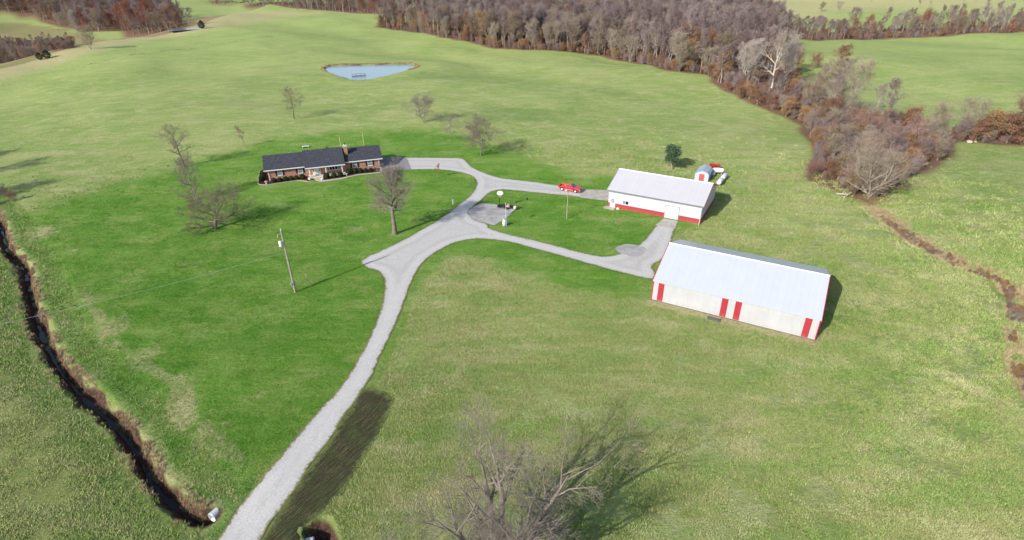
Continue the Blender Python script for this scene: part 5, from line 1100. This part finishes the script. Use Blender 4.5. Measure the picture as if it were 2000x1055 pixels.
# utility pole
def utility_pole():
    x, y = P(577, 571); z = hz(x, y); H = height_to((x, y), 451)
    t = empty('utility_pole', (x, y, z), R(40), 'tall weathered wooden utility pole with a white transformer on the lawn', 'pole')
    MB().tube((0, 0, -.3), (-.12, 0, H), .17, .11, 12).build('pole', M['wood_pole'], t)
    tr = MB().lathe([(.02, 0), (.24, .02), (.25, .1), (.25, .8), (.22, .88), (.02, .9)], 16, (-.55, .1, H - 2.5)).build('transformer', M['tank_white'], t, True)
    MB().lathe([(.05, 0), (.07, .08), (.04, .16), (.05, .24)], 8, (-.55, .1, H - 1.6)).build('bushing', M['grey_trim'], tr)
    MB().box(-.42, -.1, .02, .14, H - 2.3, H - 2.2).box(-.42, -.1, .02, .14, H - 1.8, H - 1.7).build('bracket', M['galv'], t)
    MB().lathe([(.06, 0), (.08, .1), (.05, .2), (.07, .28)], 10, (-.12, 0, H)).build('insulator', M['white_paint'], t)
    MB().tube((-.12, 0, H - .55), (-.75, .05, H - .5), .035).build('fuse_arm', M['galv'], t); MB().tube((-.7, .05, H - .52), (-.8, .05, H - .95), .035).build('fuse_cutout', M['white_paint'], t)
    for i, (dx, dz, w) in enumerate(((-.28, 1.35, .2), (.26, 1.5, .16))): MB().box(dx - w / 2, dx + w / 2, -.14, .1, dz, dz + .45).build('meter_box', M['galv'], t)
    MB().tube((.2, -.05, 0), (.2, -.05, 1.5), .035).tube((-.2, 0, 1.8), (-.2, 0, H - 3), .02).build('conduit', M['galv'], t)
    return x, y, z, H
ux, uy, uz, UH = utility_pole()
gx_, gy_ = P(607, 558)
for k, (px, py) in enumerate(((592, 536), (595.5, 532.5))):
    v = Vector((ux - gx_, uy - gy_, UH * .92)).normalized() if k == 0 else Vector((ux - gx_, uy - gy_ + 1.2, UH * .8)).normalized()
    o = MB().tube((0, 0, 0), v * 2.3, .06, n=8).build('guy_guard', M['yellow_pipe']); o.location = (gx_ + k * .08, gy_, hz(gx_, gy_)); tag(o, ['left of two pale yellow guy wire guards slanting beside the utility pole', 'right of two pale yellow guy wire guards slanting beside the utility pole'][k], 'guy guard', 'guy wire guards')
def wire(name, p, q, sag, r, label):
    m = MB(); n = 16; pts = [Vector(p).lerp(Vector(q), i / n) - Vector((0, 0, sag * 4 * (i / n) * (1 - i / n))) for i in range(n + 1)]
    for a, b in zip(pts[:-1], pts[1:]): m.tube(a, b, r, n=4, caps=False)
    return tag(m.build(name, M['galv']), label, 'wire')
wire('guy_wire', (gx_, gy_, hz(gx_, gy_)), (ux, uy, uz + UH * .92), 0, .012, 'thin guy wire from the ground to the utility pole top')
e_ = G0(-60, 646, 6.3); wire('service_wire', (ux, uy, uz + 7.0), (e_[0], e_[1], 6.3), .5, .016, 'long pale overhead wire running left from the utility pole')

# yard light, hoop, trailer, flag post
x, y = P(1107, 427.5); H = height_to((x, y), 371); t = empty('yard_light', (x, y, hz(x, y)), 0, 'thin pale yard light pole on the lawn in front of the red truck', 'lamp post')
MB().tube((0, 0, -.2), (0, 0, H), .10, .075, 10).build('pole', M['wood_pole'], t); MB().tube((0, 0, H - .15), (-.3, -.15, H), .03).build('arm', M['galv'], t)
MB().lathe([(.05, .28), (.12, .25), (.2, .05), (.19, .0), (.02, .0)][::-1], 14, (-.36, -.18, H - .18)).build('lamp_head', M['white_paint'], t, True)
x, y = -2.48, 108.4; t = empty('basketball_hoop', (x, y, .05), 0, 'portable basketball hoop with a white fan-shaped backboard and black pole', 'basketball hoop')
MB().box(-.45, .45, -.1, .9, 0, .22).build('base', M['black_metal'], t, bevel=.05); MB().tube((0, .2, .1), (.1, 0, 3.1), .06).build('pole', M['black_metal'], t)
MB().tube((.1, 0, 3.0), (.17, -.5, 3.2), .035).tube((.1, 0, 2.6), (.17, -.5, 3.0), .03).build('bracket', M['black_metal'], t)
fan = [(-.33, 2.85), (.33, 2.85), (.62, 3.15), (.62, 3.45), (.5, 3.68), (.25, 3.82), (-.25, 3.82), (-.5, 3.68), (-.62, 3.45), (-.62, 3.15)]
MB().prism([(u + .17, v) for u, v in fan], 'y', -.58, -.54).build('backboard', M['white_paint'], t)
rm = MB(); nt_ = MB()
for k in range(16):
    a, b = 2 * math.pi * k / 16, 2 * math.pi * (k + 1) / 16; pa, pb = (.17 + .22 * math.cos(a), -.84 + .22 * math.sin(a), 3.0), (.17 + .22 * math.cos(b), -.84 + .22 * math.sin(b), 3.0)
    rm.tube(pa, pb, .014, n=5); nt_.tube(pa, (.17 + .11 * math.cos(b + .3), -.84 + .11 * math.sin(b + .3), 2.6), .008, n=3); nt_.tube(pa, (.17 + .11 * math.cos(a - .3), -.84 + .11 * math.sin(a - .3), 2.6), .008, n=3)
rm.build('rim', M['farm_red'], t); nt_.build('net', M['white_paint'], t)
t = empty('utility_trailer', (-.55, 107.95, .06), R(-12), 'low black utility trailer parked by the basketball hoop', 'trailer')
for s in (-.6, .6): MB().box(-2.3, 1.5, s - .04, s + .04, .38, .48).build('rail', M['black_metal'], t)
for xx in (-2.2, -1.1, 0, 1.1): MB().box(xx, xx + .07, -.6, .6, .4, .47).build('cross_member', M['black_metal'], t)
MB().box(-1.6, .5, -.5, .5, .48, .56).build('deck', M['dark'], t)
for s in (-.78, .78): wheel(t, -.4, s, .3, .18, 'black_metal'); MB().prism([(-.4 + .36 * math.cos(k * math.pi / 6), .3 + .36 * math.sin(k * math.pi / 6)) for k in range(7)], 'y', s - .1, s + .1).build('mudguard', M['black_metal'], t)
MB().tube((1.5, -.6, .43), (2.6, 0, .4), .045).tube((1.5, .6, .43), (2.6, 0, .4), .045).build('tongue', M['black_metal'], t)
t = empty('log_splitter', (.75, 107.2, .05), R(235), 'pale machine with a long pale beam at the right corner of the dark slab', 'machine')
MB().box(-.25, .3, -.22, .22, .3, .75).build('engine', M['tank_cream'], t, bevel=.04); MB().tube((.2, 0, .35), (2.9, .25, .15), .05).build('beam', M['tank_cream'], t); MB().tube((-.05, 0, .75), (-.05, 0, 1.15), .04).build('exhaust', M['galv'], t)
for s in (-.35, .35): wheel(t, -.05, s, .22, .12, 'galv')
t = empty('flag_post', (-1.04, 99.24, 0), 0, 'slim white post with a small striped flag by the gas cylinder', 'flagpole')
MB().tube((0, 0, -.2), (-.06, 0, 4.75), .05, .04, 8).build('pole', M['white_paint'], t); MB().lathe([(.02, 0), (.06, .05), (.02, .1)], 8, (-.06, 0, 4.75)).build('finial', M['steel'], t)
def flagmat():
    m, n, b = newmat('flag_cloth', .8); q = NT(n); c = q('ShaderNodeTexCoord').outputs['Object']; sx = q('ShaderNodeSeparateXYZ', {0: c})
    st = q.math('GREATER_THAN', q.math('FRACT', q.math('MULTIPLY', sx.outputs[2], 10.8)), .5); can = q.math('MULTIPLY', q.math('LESS_THAN', sx.outputs[0], .26), q.math('GREATER_THAN', sx.outputs[2], 4.3))
    n.links.new(q.mix(can, q.mix(st, (.62, .55, .52), (.45, .08, .09)), (.05, .06, .14)), b.inputs['Base Color']); return m
fl = MB(); k = 10
for i in range(k + 1):
    xx = -.02 + .62 * i / k; yy = .05 * math.sin(i * .9)
    fl.v += [(xx, yy, 4.66 - .012 * i), (xx, yy + .02, 4.0 - .02 * i), (xx, yy + .012, 4.66 - .012 * i), (xx, yy + .032, 4.0 - .02 * i)]
    if i: j = 4 * i; fl.f += [(j - 4, j, j + 1, j - 3), (j - 2, j - 1, j + 3, j + 2)]
fl.build('flag', flagmat(), t)
t = empty('gas_cylinder', (-1.45, 99.42, 0), 0, 'upright white gas cylinder at the foot of the flag post', 'gas cylinder')
MB().lathe([(.02, .05), (.26, .07), (.3, .2), (.3, 1.05), (.22, 1.24), (.05, 1.3)], 18).build('cylinder', M['tank_white'], t, True); MB().lathe([(.14, 1.22), (.14, 1.42), (.12, 1.42)], 12).build('collar', M['white_paint'], t); MB().lathe([(.24, -.02), (.24, .08)], 14).build('foot_ring', M['galv'], t)
o = MB().lathe([(.02, 0), (.14, .01), (.14, .9), (.02, 1.0)], 10).build('blue_canister', simple('blue_paint', (.06, .16, .3), .5), smooth=True); o.location = (-.75, 99.6, 0); tag(o, 'narrow blue canister right of the flag post foot', 'canister')
for px, py, h, r, mt, lab in ((885, 399, 1.0, .09, 'white_paint', 'short white pipe standing in the lawn left of the driveway fork'), (1029.5, 391, .45, .12, 'black_metal', 'small dark stake in the lawn right of the basketball hoop'), (991, 420, .8, .07, 'galv', 'short grey post at the right corner of the dark slab')):
    x, y = P(px, py); o = MB().tube((0, 0, -.1), (0, 0, h), r, n=10).lathe([(r * 1.5, h), (r * 1.5, h + .06), (.01, h + .1)], 10).build('yard_post', M[mt]); o.location = (x, y, hz(x, y)); tag(o, lab, 'post')

# pond dock
x, y = P(703, 152.5); t = empty('pond_dock', (x, y, PONDZ - .35), R(20), 'small dark dock with a rail at the near edge of the pond', 'dock')
MB().box(-3.2, 2.6, .6, 1.9, 0.62, .72).build('deck', M['plank'], t)
for xx in (-3, -1.2, .8, 2.5):
    MB().tube((xx, 1.9, -.8), (xx, 1.9, 1.35), .09).build('post', M['plank'], t)
MB().tube((-3, 1.9, 1.35), (2.5, 1.9, 1.35), .07).build('rail', M['plank'], t); MB().tube((2.5, .6, 1.35), (2.5, 1.9, 1.35), .07).build('rail', M['plank'], t); MB().tube((2.5, .6, -.8), (2.5, .6, 1.35), .09).build('post', M['plank'], t)

# culverts under the driveway
def culvert(p, q, r, label):
    t = empty('culvert_pipe', (*p[:2], p[2]), math.atan2(q[1] - p[1], q[0] - p[0]), label, 'culvert', 'corrugated culverts beside the driveway'); L = math.hypot(q[0] - p[0], q[1] - p[1]); dz = q[2] - p[2]
    n = 22; m = MB(); vs = []; fs = []
    rings = [(L * i / n, r + .03 * (i % 2)) for i in range(n + 1)] + [(L, r - .06), (0, r - .06)]
    for xx, rr_ in rings:
        for k in range(20): vs.append((xx, rr_ * math.cos(2 * math.pi * k / 20), rr_ * math.sin(2 * math.pi * k / 20) + dz * xx / L))
    for i in range(len(rings)):
        j = (i + 1) % len(rings)
        for k in range(20): fs.append((i * 20 + k, i * 20 + (k + 1) % 20, j * 20 + (k + 1) % 20, j * 20 + k))
    m.add(vs, fs).build('pipe', M['galv_light'], t, True)
M['galv_light'] = simple('galv_light', (.55, .58, .62), .45, .2, var=.1)
a = G0(414, 998); b = G0(436, 978); k_ = 1.15 / math.hypot(b[0] - a[0], b[1] - a[1]); culvert((a[0] - .2, a[1] - .1, -.88), (a[0] + (b[0] - a[0]) * k_ - .2, a[1] + (b[1] - a[1]) * k_ - .1, -.93), .5, 'pale round culvert mouth at the left creek end beside the driveway')
a = G0(611, 1048); culvert((a[0], a[1], -.9), (a[0] - 2.2, a[1] - .6, -.8), .55, 'pale culvert mouth at the bottom edge right of the dark seeded strip')

# odds and ends by the hedgerow
x, y = P(1597, 281); t = empty('white_barrel', (x, y, hz(x, y)), .4, 'white barrel on end at the edge of the right hedgerow', 'barrel'); MB().lathe([(.02, 0), (.5, .02), (.52, .5), (.54, .9), (.52, 1.3), (.5, 1.8), (.02, 1.82)], 16).build('drum', M['tank_white'], t, True); MB().lathe([(.4, 1.82), (.42, 1.9), (.02, 1.92)], 12).build('lid', M['galv'], t)
def rock(px, py, s, label, seed):
    g = random.Random(seed); m = MB().lathe([(.05, -.2), (.8, 0), (1, .35), (.75, .75), (.3, .95), (.02, 1)], 11); m.v = [(v[0] * g.uniform(.8, 1.15) * s, v[1] * g.uniform(.8, 1.15) * s, v[2] * s * g.uniform(.75, 1.1)) for v in m.v]
    o = m.build('boulder', M['stone']); x, y = P(px, py); o.location = (x, y, hz(x, y)); tag(o, label, 'boulder')
rock(1643, 348, .7, 'pale round boulder inside the near end of the right hedgerow', 1); rock(1893, 279, .8, 'pale boulder below the hedge at the right frame edge', 2); rock(1904, 278, .5, 'smaller pale stone beside the boulder at the right frame edge', 3)
for k, (p, q, lab) in enumerate((((1632, 381), (1655, 384), 'pale fallen log lying flat at the near tip of the hedgerow'), ((1648, 388), (1666, 378), 'fallen log slanting up right at the near tip of the hedgerow'), ((1558, 232), (1570, 242), 'pale fallen log at the wood edge below the rusty bushes'), ((1493, 132), (1506, 142), 'pale broken trunk leaning among the white-barked trees'))):
    a, b = P(*p), P(*q); o = MB().tube((a[0], a[1], hz(*a) + .3), (b[0], b[1], hz(*b) + (.5 if k != 3 else 3)), .16, .1, 8).tube((a[0] * .5 + b[0] * .5, a[1] * .5 + b[1] * .5, hz(*a) + .4), (a[0] * .4 + b[0] * .6 + .8, a[1] * .4 + b[1] * .6 + .9, hz(*a) + 1.1), .07, .03, 6).build('fallen_log', M['syc']); tag(o, lab, 'log', 'fallen logs at the wood edge')
